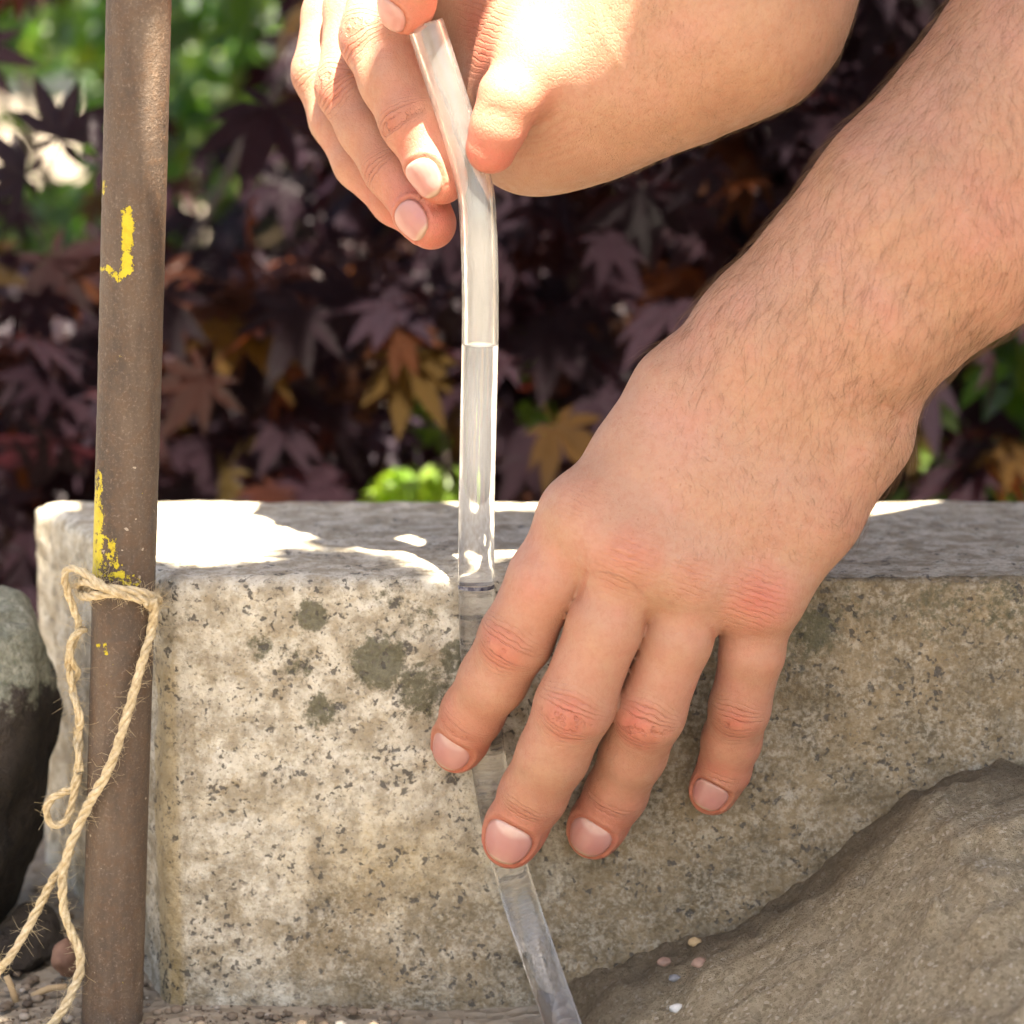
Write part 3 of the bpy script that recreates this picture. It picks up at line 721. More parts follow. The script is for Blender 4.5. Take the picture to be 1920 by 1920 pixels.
class Arm:
    def __init__(s, palm, fingers, bumps=(), kp=.014, kf=.0075, creases=(), reds=(), folds=()):
        # palm: list of chains blended into one mass; fingers: dict name -> (chain, dorsal direction, joints)
        s.palm = [[PR(*q) for q in c] for c in palm]; s.kp = kp; s.kf = kf
        s.fingers = []
        for name, f in fingers.items():
            ch = [PR(*q) for q in f['chain']]
            pts = np.array([c[0] for c in ch]); r = np.array([c[1] for c in ch])
            L = np.r_[0, np.cumsum(np.linalg.norm(np.diff(pts, axis=0), axis=1))]
            s.fingers.append(dict(name=name, ch=ch, pts=pts, r=r, L=L, n=np.array(f['dorsal'], float) / np.linalg.norm(f['dorsal']), joints=f['joints'], nail=f.get('nail'), k=f.get('k', kf)))
        s.bumps = [(PR(*b[:4]), b[4]) for b in bumps]
        s.reds = [(P(x, y, Y / 1000.), r / 6200., a) for x, y, Y, r, a in reds]
        s.folds = folds      # skin folds as lines seen from the front: (points, half width px, depth mm, on fingers too)
    def base(s, p):
        p = np.asarray(p, np.float32)
        d = None
        for c in s.palm:
            x = chain_d(p, c, .006); d = x if d is None else smin(d, x, s.kp)
        for (c, r), k in s.bumps:
            q = p - c.astype(np.float32); d = smin(d, np.sqrt(np.einsum('ij,ij->i', q, q)) - r, k)
        out = d
        for f in s.fingers:
            x = smin(d, chain_d(p, f['ch'], .0028), f['k']); out = smin(out, x, .0009)
        return out
    def finger_coords(s, p):
        """nearest finger, arc length along it, lateral offset, dorsal component"""
        best = np.full(len(p), 1e9); idx = np.zeros(len(p), int); S = np.zeros(len(p)); C = np.zeros(len(p)); Dn = np.zeros(len(p)); RR = np.ones(len(p))
        for k, f in enumerate(s.fingers):
            for i in range(len(f['pts']) - 1):
                a, b = f['pts'][i], f['pts'][i + 1]; ab = b - a; l2 = ab @ ab
                h = np.clip(((p - a) @ ab) / l2, 0, 1); q = p - a - h[:, None] * ab; r = f['r'][i] + (f['r'][i + 1] - f['r'][i]) * h
                d = np.linalg.norm(q, axis=1) - r; m = d < best
                t = ab / math.sqrt(l2); n = f['n'] - t * (f['n'] @ t); n /= np.linalg.norm(n); l = np.cross(t, n)
                over = ((p - a) @ t)[m]; over = np.where(i == len(f['pts']) - 2, np.maximum(over, 0), np.clip(over, 0, math.sqrt(l2)))
                best[m] = d[m]; idx[m] = k; S[m] = f['L'][i] + over; C[m] = (q @ l)[m]; Dn[m] = (q @ n)[m]; RR[m] = r[m]
        return best, idx, S, C, Dn, RR
    def nail_frame(s, f):
        a, b = f['pts'][-2], f['pts'][-1]; t = (b - a) / np.linalg.norm(b - a)
        n = f['n'] - t * (f['n'] @ t); n /= np.linalg.norm(n); l = np.cross(t, n); return a, b, t, n, l
    def detail(s, p):
        """small relief added to the distance: nail beds, crease grooves, knuckle folds"""
        p = np.asarray(p, float); out = np.zeros(len(p))
        best, idx, S, C, Dn, RR = s.finger_coords(p)
        for k, f in enumerate(s.fingers):
            m = (idx == k) & (best < .004)
            if not m.any(): continue
            for sj, kind, amp in f['joints']:
                ds = (S[m] - f['L'][sj] if isinstance(sj, int) else S[m] - np.interp(sj, np.arange(len(f['L'])), f['L'])) * 1000
                c = C[m] * 1000; up = np.clip(Dn[m] / RR[m] * 1.4 + .1, 0, 1)
                wid = RR[m] * 1000
                if kind == 'pip':
                    body = np.exp(-(ds / 6.5) ** 2 - (c / (wid * .75)) ** 2)
                    e1 = .55 * np.exp(-((ds - 4.2 + 2.6 * (c / wid) ** 2) / .85) ** 2) + .35 * np.exp(-((ds + 4.6 - 2.6 * (c / wid) ** 2) / .8) ** 2)
                    e2 = .55 * np.exp(-((ds + .3 + .8 * np.sin(c * .5 + k)) / .55) ** 2) + .38 * np.exp(-((ds - 1.9 - .5 * np.sin(c * .7)) / .5) ** 2) + .35 * np.exp(-((ds + 2.3 + .5 * np.cos(c * .6 + k)) / .5) ** 2)
                    gro = (e1 + e2) * np.exp(-(c / (wid * .72)) ** 2)
                    out[m] += amp * up * (-.00030 * body + .00042 * gro)
                else:
                    gro = .8 * np.exp(-((ds + .35 * np.sin(c * .6)) / .5) ** 2) + .55 * np.exp(-((ds - 2.0 + .3 * np.cos(c * .5)) / .5) ** 2) + .4 * np.exp(-((ds + 2.0) / .45) ** 2)
                    out[m] += amp * up * .00036 * gro * np.exp(-(c / (wid * .8)) ** 2)
            if f['nail']:
                a, b, t, n, l = s.nail_frame(f); nl = f['nail']
                q = p[m] - (b + t * nl['off']); v = (q @ t) / (nl['len'] * .5); dorsal = (q @ n); u = np.arctan2(q @ l, np.maximum(dorsal, 1e-6)) / nl['ang']
                rho = (np.abs(u) ** 2.6 + np.abs(v) ** 2.4) ** (1 / 2.5)
                ok = dorsal > 0
                rel = np.where(ok, .00050 * np.clip((1.02 - rho) / .16, 0, 1) + .00035 * np.exp(-((rho - 1.06) / .05) ** 2) - .00042 * np.exp(-((rho - 1.24) / .12) ** 2) * (v < .75), 0)
                out[m] += rel
        # faint broad unevenness of flesh
        out += .00022 * fbm(p, 70, 2, 40) + .0007 * vnoise(p, 24, 44)
        return out
    def fold_field(s, V, g, best):
        px, py = pixel_of(V); out = np.zeros(len(V)); Q = np.stack([px, py], 1) + np.stack([fbm(V, 150, 2, 61), fbm(V, 150, 2, 62)], 1) * 2.5
        for pts, wd, dp, onf in s.folds:
            pts = catmull(np.array(pts, float), 6); best_d = np.full(len(V), 1e9); par = np.zeros(len(V)); near = (np.abs(px - pts[:, 0].mean()) < 260) & (np.abs(py - pts[:, 1].mean()) < 260) & (g[:, 1] < -.05)
            if not onf: near &= best > .0015
            ix = np.flatnonzero(near); q = Q[ix]; bd = np.full(len(ix), 1e9); bp = np.zeros(len(ix)); n = len(pts) - 1
            for i in range(n):
                a, b = pts[i], pts[i + 1]; ab = b - a; h = np.clip(((q - a) @ ab) / (ab @ ab + 1e-9), 0, 1); d = np.linalg.norm(q - a - h[:, None] * ab, axis=1); m = d < bd; bd[m] = d[m]; bp[m] = ((i + h) / n)[m]
            x = dp * np.exp(-(bd / wd) ** 2) * np.clip(np.minimum(bp, 1 - bp) * 5 + .08, 0, 1)
            out[ix] = np.maximum(out[ix], x) if dp > 0 else out[ix] + x
        return out

def chunked(fn, p, n=60000):
    return np.concatenate([fn(p[i:i + n]) for i in range(0, len(p), n)])

def surface_nets(fn, lo, hi, h):
    lo = np.asarray(lo); dims = (np.ceil((np.asarray(hi) - lo) / h).astype(int) // 4 + 1) * 4 + 1
    cd = (dims - 1) // 4 + 1
    g = np.stack(np.meshgrid(*[np.arange(d) for d in cd], indexing='ij'), -1).reshape(-1, 3)
    cv = chunked(fn, lo + g * (4 * h)).reshape(cd)
    # upsample sign by nearest, then evaluate a band
    near = np.abs(cv) < 4 * h * 2.2
    vals = np.repeat(np.repeat(np.repeat(cv, 4, 0), 4, 1), 4, 2)[:dims[0], :dims[1], :dims[2]].astype(np.float32).copy()
    band = np.zeros(dims, bool); nn = np.argwhere(near)
    for dx in range(-2, 3):
        for dy in range(-2, 3):
            for dz in range(-2, 3):
                q = nn * 4 + [dx, dy, dz]; ok = ((q >= 0) & (q < dims)).all(1); q = q[ok]; band[q[:, 0], q[:, 1], q[:, 2]] = True
    bi = np.argwhere(band)
    vals[band] = chunked(fn, lo + bi * h)
    ins = vals < 0
    c = np.zeros(dims - 1, int)
    for dx in (0, 1):
        for dy in (0, 1):
            for dz in (0, 1): c += ins[dx:dims[0] - 1 + dx, dy:dims[1] - 1 + dy, dz:dims[2] - 1 + dz]
    cells = np.argwhere((c > 0) & (c < 8)); cid = np.full(dims - 1, -1, np.int64); cid[cells[:, 0], cells[:, 1], cells[:, 2]] = np.arange(len(cells))
    acc = np.zeros((len(cells), 3)); cnt = np.zeros(len(cells))
    corners = [np.array(q) for q in ((0, 0, 0), (1, 0, 0), (0, 1, 0), (0, 0, 1), (1, 1, 0), (1, 0, 1), (0, 1, 1), (1, 1, 1))]
    for i in range(8):
        for j in range(i + 1, 8):
            if np.abs(corners[i] - corners[j]).sum() != 1: continue
            A = cells + corners[i]; B = cells + corners[j]; va = vals[A[:, 0], A[:, 1], A[:, 2]]; vb = vals[B[:, 0], B[:, 1], B[:, 2]]
            m = (va < 0) != (vb < 0); t = va[m] / (va[m] - vb[m]); acc[m] += A[m] + (B[m] - A[m]) * t[:, None]; cnt[m] += 1
    V = lo + acc / cnt[:, None] * h
    F = []
    for ax in range(3):
        u, w_ = (ax + 1) % 3, (ax + 2) % 3
        sl0 = [slice(None)] * 3; sl1 = [slice(None)] * 3; sl0[ax] = slice(0, -1); sl1[ax] = slice(1, None)
        ch = ins[tuple(sl0)] != ins[tuple(sl1)]; e = np.argwhere(ch)
        e = e[(e[:, u] > 0) & (e[:, w_] > 0) & (e[:, u] < dims[u] - 1) & (e[:, w_] < dims[w_] - 1)]
        flip = ins[e[:, 0], e[:, 1], e[:, 2]]
        eu = np.eye(3, dtype=int)[u]; ew = np.eye(3, dtype=int)[w_]
        qs = [cid[tuple((e - a).T)] for a in (eu + ew, ew, 0 * eu, eu)]
        q = np.stack(qs, 1); q[~flip] = q[~flip][:, ::-1]; F.append(q)
    return V, np.vstack(F)

def subdiv(V, F):
    e = np.stack([F, np.roll(F, -1, 1)], -1).reshape(-1, 2); es = np.sort(e, 1)
    key = es[:, 0] * (len(V) + 1) + es[:, 1]; uq, inv = np.unique(key, return_inverse=True)
    first = np.zeros(len(uq), int); first[inv] = np.arange(len(key)); ue = es[first]
    mid = V[ue].mean(1); cen = V[F].mean(1); n = len(V); me = inv.reshape(-1, 4) + n; ce = np.arange(len(F)) + n + len(uq)
    NV = np.vstack([V, mid, cen]); NF = np.concatenate([np.stack([F[:, i], me[:, i], ce, me[:, i - 1]], 1) for i in range(4)])
    return NV, NF

def build_arm(arm, lo, hi, h, region, split=None):
    V, F = surface_nets(arm.base, lo, hi, h)
    # refine faces, then settle each vertex on the detailed surface
    V, F = subdiv(V, F)
    def normals(V):
        q = V[F]; fn = np.cross(q[:, 2] - q[:, 0], q[:, 3] - q[:, 1]); n = np.zeros_like(V)
        for k in range(4):
            for ax in range(3): n[:, ax] += np.bincount(F[:, k], fn[:, ax], len(V))
        return n / (np.linalg.norm(n, axis=1)[:, None] + 1e-12)
    g = normals(V); d = chunked(arm.base, V); V = V - g * np.clip(d, -.002, .002)[:, None]
    g = normals(V); d = chunked(arm.base, V); V = V - g * np.clip(d, -.001, .001)[:, None]
    V = V - g * np.clip(chunked(arm.detail, V), -.002, .002)[:, None]
    arm.ff = arm.fold_field(V, g, arm.finger_coords(V)[0]); V = V - g * (arm.ff * .001)[:, None]
    return V, F, g

def arm_attrs(me, arm, V):
    best, idx, S, C, Dn, RR = arm.finger_coords(V)
    red = np.zeros(len(V)); wr = np.zeros(len(V)); ph = np.zeros(len(V)); cr = np.zeros(len(V)); on = np.clip(1 - best / .004, 0, 1)
    for k, f in enumerate(arm.fingers):
        m = (idx == k)
        tipd = (f['L'][-1] + f['r'][-1] - S[m]) * 1000
        red[m] = np.maximum(red[m], (.22 + .62 * np.clip(1.3 - tipd / 28, 0, 1)) * on[m])
        for sj, kind, amp in f['joints']:
            l0 = np.interp(sj, np.arange(len(f['L'])), f['L']); ds = (S[m] - l0) * 1000; c = C[m] * 1000; up = np.clip(Dn[m] / RR[m] * 1.5 + .2, 0, 1); wid = RR[m] * 1000
            rng = 5.5 if kind == 'pip' else 2.8
            mask = np.exp(-(ds / rng) ** 2 - (c / (wid * .85)) ** 2) * up * amp * on[m]
            better = mask > wr[m]; wr[m] = np.where(better, mask, wr[m]); ph[m] = np.where(better, ds * (1 + (c / wid) ** 2 * .8), ph[m])
            red[m] = np.maximum(red[m], (1.05 if kind == 'pip' else .6) * np.exp(-(ds / 6) ** 2 - (c / (wid * .8)) ** 2) * up * amp * on[m])
            if kind == 'pip':
                g = .8 * np.exp(-((ds - 4.2 + 2.6 * (c / wid) ** 2) / .6) ** 2) + .5 * np.exp(-((ds + 4.6 - 2.6 * (c / wid) ** 2) / .55) ** 2) + .9 * np.exp(-((ds + .3 + .8 * np.sin(c * .5 + k)) / .4) ** 2)
                cr[m] = np.maximum(cr[m], g * np.exp(-(c / (wid * .62)) ** 2) * up * amp * on[m])
            else:
                g = .9 * np.exp(-((ds + .35 * np.sin(c * .6)) / .4) ** 2) + .5 * np.exp(-((ds - 2.0 + .3 * np.cos(c * .5)) / .4) ** 2)
                cr[m] = np.maximum(cr[m], g * np.exp(-(c / (wid * .72)) ** 2) * up * amp * on[m])
        if f['nail']:
            a, b, t, n, l = arm.nail_frame(f); nl = f['nail']; q = V[m] - (b + t * nl['off']); v = (q @ t) / (nl['len'] * .5); dorsal = q @ n; u = np.arctan2(q @ l, np.maximum(dorsal, 1e-6)) / nl['ang']
            rho = (np.abs(u) ** 2.6 + np.abs(v) ** 2.4) ** (1 / 2.5); cr[m] = np.maximum(cr[m], np.where(dorsal > 0, 1.0 * np.exp(-((rho - 1.05) / .06) ** 2), 0))
    for c, r, a in arm.reds:
        red = np.maximum(red, a * np.exp(-(np.linalg.norm(V - c, axis=1) / r) ** 2))
    cr = np.maximum(cr, np.clip(arm.ff * 1.4, 0, .38))
    for c, r, a in arm.reds:
        if a < .5: continue
        q = V - c; mk = .5 * np.exp(-(np.linalg.norm(q, axis=1) / (r * .9)) ** 2); m = mk > wr; wr[m] = mk[m]; ph[m] = (q @ np.array([.35, 0, .94]))[m] * 1000
    add_attr(me, 'red', red); add_attr(me, 'wrinkle', wr); add_attr(me, 'phase', ph); add_attr(me, 'crease', np.clip(cr, 0, 1)); add_attr(me, 'pore', np.clip(best / .006, 0, 1))

def make_nails(arm, parent, mat):
    for f in arm.fingers:
        nl = f['nail']
        if not nl: continue
        a, b, t, n, l = arm.nail_frame(f); nr, na = 10, 40
        UV = [(0, 0, 0)]
        for i in range(1, nr + 1):
            for j in range(na):
                th = 2 * math.pi * j / na; ct, st = math.cos(th), math.sin(th); k = (abs(ct) ** 2.6 + abs(st) ** 2.4) ** (1 / 2.5); rho = i / nr
                UV.append((rho * ct / k, rho * st / k, rho))
        UV = np.array(UV); ang = UV[:, 0] * nl['ang']; dirs = np.cos(ang)[:, None] * n + np.sin(ang)[:, None] * l
        o = b + t * (nl['off'] + UV[:, 1] * nl['len'] * .5)[:, None]
        d = np.full(len(o), f['r'][-1] * 1.9); pos = o + dirs * d[:, None]
        for _ in range(24):
            x = arm.base(pos); d -= x * .8; pos = o + dirs * d[:, None]
        # a nail is flatter across and straighter along than the flesh
        d_mid = d[0]; lift = .00012 - .00030 * np.clip((UV[:, 2] - .9) / .1, 0, 1) + .00028 * np.clip(UV[:, 1], 0, 1) ** 2 * (nl.get('free', .6))
        top = o + dirs * (d + lift)[:, None]; N = len(top)
        rim = o[-na:] + dirs[-na:] * (d[-na:] - .0009)[:, None]
        F = [(0, 1 + j, 1 + (j + 1) % na) for j in range(na)]
        for i in range(nr - 1):
            for j in range(na): p0 = 1 + i * na + j; p1 = 1 + i * na + (j + 1) % na; F.append((p0, p0 + na, p1 + na, p1))
        for j in range(na): p0 = 1 + (nr - 1) * na + j; p1 = 1 + (nr - 1) * na + (j + 1) % na; F.append((p0, N + j, N + (j + 1) % na, p1))
        me = new_mesh('fingernail', np.vstack([top, rim]), F)
        bmx = bmesh.new(); bmx.from_mesh(me); bmesh.ops.recalc_face_normals(bmx, faces=bmx.faces); bmx.to_mesh(me); bmx.free()
        ex = np.r_[UV[:, 1], UV[-na:, 1]] * .5 + .5; eu = np.r_[UV[:, 0], UV[-na:, 0]]; er = np.r_[UV[:, 2], np.ones(na)]
        add_attr(me, 'nv', ex); add_attr(me, 'nu', eu); add_attr(me, 'nrho', er); add_attr(me, 'lunula', np.full(len(ex), nl.get('lunula', 0.0)))
        child('fingernail', me, mat, parent)

def make_hair(name, V, g, parent, mat, sel, count, length, radius, flow, lay=.35, seed=1, curl=.35):
    rg = np.random.default_rng(seed); idx = np.flatnonzero(sel); idx = rg.choice(idx, min(count, len(idx)), replace=False)
    p = V[idx]; n = g[idx] / np.linalg.norm(g[idx], axis=1)[:, None]
    fl = flow(p) + rg.normal(size=p.shape) * .28 + fbm(p, 45, 2, seed)[:, None] * np.array([[.55, .2, .4]]) ; fl -= n * np.einsum('ij,ij->i', fl, n)[:, None]; fl /= np.linalg.norm(fl, axis=1)[:, None]
    side = np.cross(n, fl); ln = length * (.45 + .8 * rg.random(len(p))); cu = rg.normal(size=len(p)) * curl
    K = 6; pts = []
    for k in range(K):
        s = k / (K - 1); up = lay * (s - .75 * s * s); pts.append(p - n * .0002 * (1 - s) + (ln * s)[:, None] * fl + (ln * up)[:, None] * n + (ln * cu * s * s)[:, None] * side)
    pts = np.stack(pts, 1); m = len(p); prof = np.array([1, 1, .9, .75, .5, .2]) * radius
    a = np.array([0, 2.094, 4.189]); ring = pts[:, :, None, :] + prof[None, :, None, None] * (np.cos(a)[None, None, :, None] * n[:, None, None, :] + np.sin(a)[None, None, :, None] * side[:, None, None, :])
    vv = ring.reshape(-1, 3); base = (np.arange(m) * K * 3)[:, None, None]; i = (np.arange(K - 1) * 3)[None, :, None]; j = np.arange(3)[None, None]; j2 = (j + 1) % 3
    F = np.stack([base + i + j, base + i + j2, base + i + 3 + j2, base + i + 3 + j], -1).reshape(-1, 4)
    o = child(name, new_mesh(name, vv, F), mat, parent); o['kind'] = 'stuff'; return o

def pixel_of(V):
    d = (V[:, 1] - CAM[1]) * math.cos(PITCH) - (V[:, 2] - CAM[2]) * math.sin(PITCH)
    up = (V[:, 1] - CAM[1]) * math.sin(PITCH) + (V[:, 2] - CAM[2]) * math.cos(PITCH)
    return 960 + FPX * V[:, 0] / d, 960 - FPX * up / d

def person():
    base = P(1450, 1000, -.02)
    root = empty('person', base)
    tag(root, 'bare hairy arms: one hand holds the clear tube aloft, the other presses on the granite', 'person')
    skin = skin_mat('skin', 0); nail = nail_mat(); dark = hair_mat('arm_hair_dark', (.13, .07, .035)); fair = hair_mat('arm_hair_fair', (.22, .14, .08))
    # ---- lower hand, back of the hand towards the camera, fingers down the face of the stone
    DL = (-.28, -1, .12)
    low = Arm(
        palm=[
            [(1276, 817, -22, 104), (1195, 875, -28, 86), (1098, 968, -35, 76)],
            [(1385, 800, -25, 100), (1290, 900, -33, 84), (1185, 1035, -40, 74)],
            [(1470, 800, -25, 100), (1395, 930, -33, 84), (1300, 1080, -37, 74)],
            [(1590, 815, -22, 100), (1515, 960, -28, 94), (1428, 1105, -31, 84)],
            [(1276, 817, -22, 104), (1316, 754, -22, 118), (1455, 644, -24, 150), (1711, 402, -28, 190), (1983, 108, -20, 212), (2319, -263, 10, 240)],
            [(1590, 790, -22, 102), (1600, 690, -24, 118), (1636, 620, -25, 142), (1816, 448, -26, 172), (2076, 228, -15, 192), (2400, -120, 15, 225)],
            [(1330, 830, -10, 85), (1270, 905, -3, 66)]],
        fingers=dict(
            index=dict(chain=[(1088, 975, -35, 74), (1022, 1085, -36, 67), (968, 1195, -32, 66), (925, 1272, -25, 61), (886, 1337, -17, 57), (866, 1384, -11.5, 51), (857, 1404, -10, 46)], dorsal=(-.35, -1, .1),
                       joints=[(2, 'pip', 1.0), (4, 'dip', .8)], nail=dict(len=.0126, ang=.86, off=-.0022, lunula=.55)),
            middle=dict(chain=[(1178, 1045, -40, 74), (1134, 1175, -42, 68), (1080, 1321, -40, 71), (1038, 1415, -32, 65), (1000, 1490, -25, 62), (968, 1550, -20.5, 57), (957, 1576, -19.5, 53)], dorsal=(-.22, -1, .1),
                        joints=[(2, 'pip', 1.0), (4, 'dip', 1.0)], nail=dict(len=.0142, ang=.88, off=-.0026, lunula=.95)),
            ring=dict(chain=[(1298, 1085, -37, 72), (1270, 1200, -39, 63), (1218, 1336, -36, 65), (1188, 1412, -25, 61), (1156, 1485, -16, 57), (1122, 1545, -11, 52), (1113, 1563, -9.8, 48)], dorsal=(-.25, -1, .1),
                      joints=[(2, 'pip', 1.0), (4, 'dip', .9)], nail=dict(len=.0134, ang=.86, off=-.0024, lunula=.6)),
            pinky=dict(chain=[(1424, 1115, -31, 72), (1412, 1220, -31, 62), (1388, 1325, -24, 57), (1372, 1390, -16, 54), (1358, 1442, -12, 49), (1340, 1475, -9.4, 43), (1335, 1486, -8.8, 41)], dorsal=(-.25, -1, .1),
                       joints=[(2, 'pip', .8), (4, 'dip', .8)], nail=dict(len=.0103, ang=.80, off=-.0022, lunula=.1)),
            thumb=dict(chain=[(1290, 880, -6, 70), (1240, 950, 2, 60), (1205, 1000, 6, 50)], dorsal=(-1, -.2, .2), joints=[])),
        bumps=[(1180, 1030, -45, 60, .012), (1295, 1075, -42, 56, .012), (1418, 1120, -36, 62, .010), (1092, 965, -40, 56, .012), (1655, 600, -36, 100, .014)],
        kp=.015, kf=.0052,
        reds=[(1180, 1040, -50, 50, .85), (1160, 1085, -50, 34, .65), (1000, 1130, -48, 90, .3), (1095, 955, -45, 40, .6), (1290, 1080, -48, 44, .55), (1415, 1120, -44, 62, .9), (1665, 590, -45, 70, .42), (1850, 420, -50, 150, .25), (1560, 960, -40, 90, .18), (1330, 700, -40, 120, .12)],
        folds=[([(1340, 810), (1240, 880), (1125, 960)], 16, -.35, 1), ([(1400, 840), (1310, 930), (1200, 1015)], 16, -.42, 1), ([(1450, 860), (1390, 960), (1306, 1062)], 15, -.36, 1), ([(1505, 880), (1470, 990), (1420, 1092)], 15, -.36, 1),
               ([(1560, 880), (1500, 930), (1440, 940), (1370, 990), (1330, 1040)], 8, -.22, 1), ([(1500, 930), (1480, 1010), (1500, 1060)], 8, -.2, 1), ([(1240, 800), (1220, 870), (1150, 920)], 8, -.2, 1), ([(1700, 480), (1600, 560), (1540, 660), (1450, 720)], 12, -.3, 1), ([(1800, 330), (1700, 400), (1590, 450), (1480, 590)], 12, -.25, 1),
               ([(1630, 752), (1680, 770), (1716, 792)], 4, .26, 1), ([(1600, 796), (1655, 812), (1704, 842)], 3.5, .2, 1), ([(1590, 835), (1640, 850), (1690, 880)], 5, .18, 1), ([(1560, 770), (1620, 800)], 5, .15, 1),
               ([(1150, 1012), (1180, 1022), (1212, 1016)], 3.5, .28, 1), ([(1142, 1032), (1176, 1044), (1208, 1040)], 3.5, .3, 1), ([(1148, 1054), (1172, 1062), (1196, 1060)], 3.2, .22, 1),
               ([(1378, 1098), (1415, 1090), (1452, 1096)], 3.5, .25, 1), ([(1374, 1115), (1412, 1108), (1456, 1112)], 3.5, .3, 1), ([(1384, 1134), (1418, 1128), (1450, 1132)], 3.5, .22, 1),
               ([(1268, 1062), (1292, 1072), (1318, 1066)], 3.5, .16, 1), ([(1262, 1084), (1288, 1094)], 3.5, .14, 1),
               ([(1099, 1062), (1094, 1095), (1080, 1130)], 4.5, .4, 1), ([(1088, 1000), (1097, 1040), (1098, 1072)], 5, .25, 1), ([(1076, 1012), (1086, 1050)], 4, .2, 1), ([(1066, 960), (1088, 940), (1108, 944)], 4, .22, 1), ([(1064, 985), (1084, 965)], 4, .18, 1),
               ([(1212, 1138), (1212, 1165), (1206, 1192)], 4.5, .3, 1), ([(1338, 1175), (1341, 1205)], 5, .4, 1)])
    lo = P(800, 1700, -.06) + [0, 0, 0]; 
    V, F, g = build_arm(low, (-.035, -.085, -.11), (.30, .075, .265), .00142, None)
    me = new_mesh('arm', V, F); arm_attrs(me, low, V)
    a1 = child('arm', me, skin, root); a1['label'] = 'arm with hairy forearm, hand spread down over the granite'
    make_nails(low, a1, nail)
    px, py = pixel_of(V); facing = g[:, 1] < .75
    ux, uz = .642, .767
    along = (px - 1180) * .642 - (py - 740) * .767
    dens = np.clip((along - 30) / 240, 0, 1) * np.clip((along + 200) / 300, .0, 1)
    rg = np.random.default_rng(5)
    sel = facing & (along > 20) & (rg.random(len(V)) < dens ** 1.2) & (px < 2100)
    flow = lambda p: np.tile(np.array([[-.32, -.15, -1.0]]), (len(p), 1))
    make_hair('arm_hair', V, g, a1, dark, sel, 6000, .0100, .000031, flow, .46, 2, .3)
    sel = facing & (along > -330) & (along < 120) & (px > 1250) & (py < 1050) & (g[:, 1] < .3)
    make_hair('arm_hair', V, g, a1, dark, sel, 520, .0036, .00003, lambda p: np.tile(np.array([[.25, -.1, -1.0]]), (len(p), 1)), .22, 3, .2)
    # ---- upper hand, holding the tube between thumb and middle finger, index tip over the open end
    up = Arm(
        palm=[
            [(1065, 120, 20, 128), (985, -20, 22, 92), (905, -150, 22, 80)],
            [(1060, 150, 18, 120), (920, -20, 34, 84), (800, -150, 32, 78)],
            [(1045, 165, 24, 112), (880, 20, 46, 80), (715, -120, 50, 72)],
            [(1000, 228, 26, 92), (860, 80, 56, 84), (665, -70, 68, 64)],
            [(1085, 150, 16, 140), (1050, 115, 2, 92), (1012, 110, -6, 76)],
            [(1040, 172, 22, 130), (1130, 116, 14, 166), (1228, 60, 6, 216), (1335, -22, 0, 254), (1415, -175, 6, 232), (1540, -400, 20, 235), (1740, -750, 30, 255), (1930, -1050, 40, 290)]],
        fingers=dict(
            index=dict(chain=[(905, -160, 20, 76), (850, -190, -12, 68), (800, -150, -24, 62), (776, -70, -18, 57), (765, 0, -11, 53), (763, 15, -9, 51)], dorsal=(-.55, -.8, .0), joints=[(3, 'dip', .7)], nail=dict(len=.0115, ang=.78, off=-.0012, lunula=.1)),
            middle=dict(chain=[(770, -150, 30, 76), (728, -40, 26, 70), (706, 72, 16, 69), (736, 150, 9, 64), (772, 228, 3, 62), (810, 303, -1, 53), (826, 335, -2, 49)], dorsal=(-.62, -.8, -.12), joints=[(2.1, 'pip', .9), (4, 'dip', 1.0)], nail=dict(len=.0118, ang=.78, off=-.0012, lunula=.1)),
            ring=dict(chain=[(705, -120, 50, 70), (672, 20, 44, 64), (655, 165, 32, 61), (692, 240, 25, 57), (738, 317, 18, 57), (790, 394, 9, 52), (808, 419, 6, 49)], dorsal=(-.62, -.8, -.12), joints=[(2.1, 'pip', .9), (4, 'dip', .8)], nail=dict(len=.0118, ang=.76, off=-.0012, lunula=.0)),
            pinky=dict(chain=[(655, -75, 66, 60), (620, 30, 60, 54), (601, 137, 50, 52), (632, 225, 44, 49), (674, 304, 38, 47), (740, 376, 30, 43), (772, 402, 26, 40)], dorsal=(-.7, -.7, -.1), joints=[(2, 'pip', .5)]),
            thumb=dict(chain=[(1060, 110, -2, 92), (1012, 118, -10, 76), (957, 182, -16, 60), (935, 236, -16, 52), (921, 277, -14, 49)], dorsal=(.75, .1, -.5), joints=[], k=.006)),
        bumps=[(985, 244, 26, 90, .014)],
        kp=.018, kf=.008,
        reds=[(930, 90, 0, 70, .9), (910, 40, 10, 60, .6), (925, 235, -18, 40, .35), (850, 330, -10, 50, .3)],
        folds=[([(962, 256), (1010, 252), (1085, 214)], 4.5, .32, 0), ([(962, 269), (1015, 265), (1075, 232)], 4, .36, 0), ([(962, 281), (1015, 278), (1098, 240)], 5, .26, 0), ([(962, 292), (1015, 290), (1060, 272)], 4, .28, 0),
               ([(970, 243), (1005, 236), (1060, 208)], 5, .24, 0), ([(985, 228), (1015, 218), (1050, 198)], 5, .16, 0), ([(968, 304), (1020, 302), (1090, 276)], 5, .2, 0), ([(990, 316), (1040, 312), (1100, 292)], 5, .14, 0),
               ([(902, 212), (926, 203), (958, 214)], 4, .25, 1), ([(908, 222), (930, 214), (955, 222)], 3.5, .18, 1), ([(930, 150), (965, 160), (990, 190)], 4, .2, 1)])
    V, F, g = build_arm(up, (-.078, -.10, .088), (.225, .10, .385), .00146, None)
    me = new_mesh('arm', V, F); arm_attrs(me, up, V)
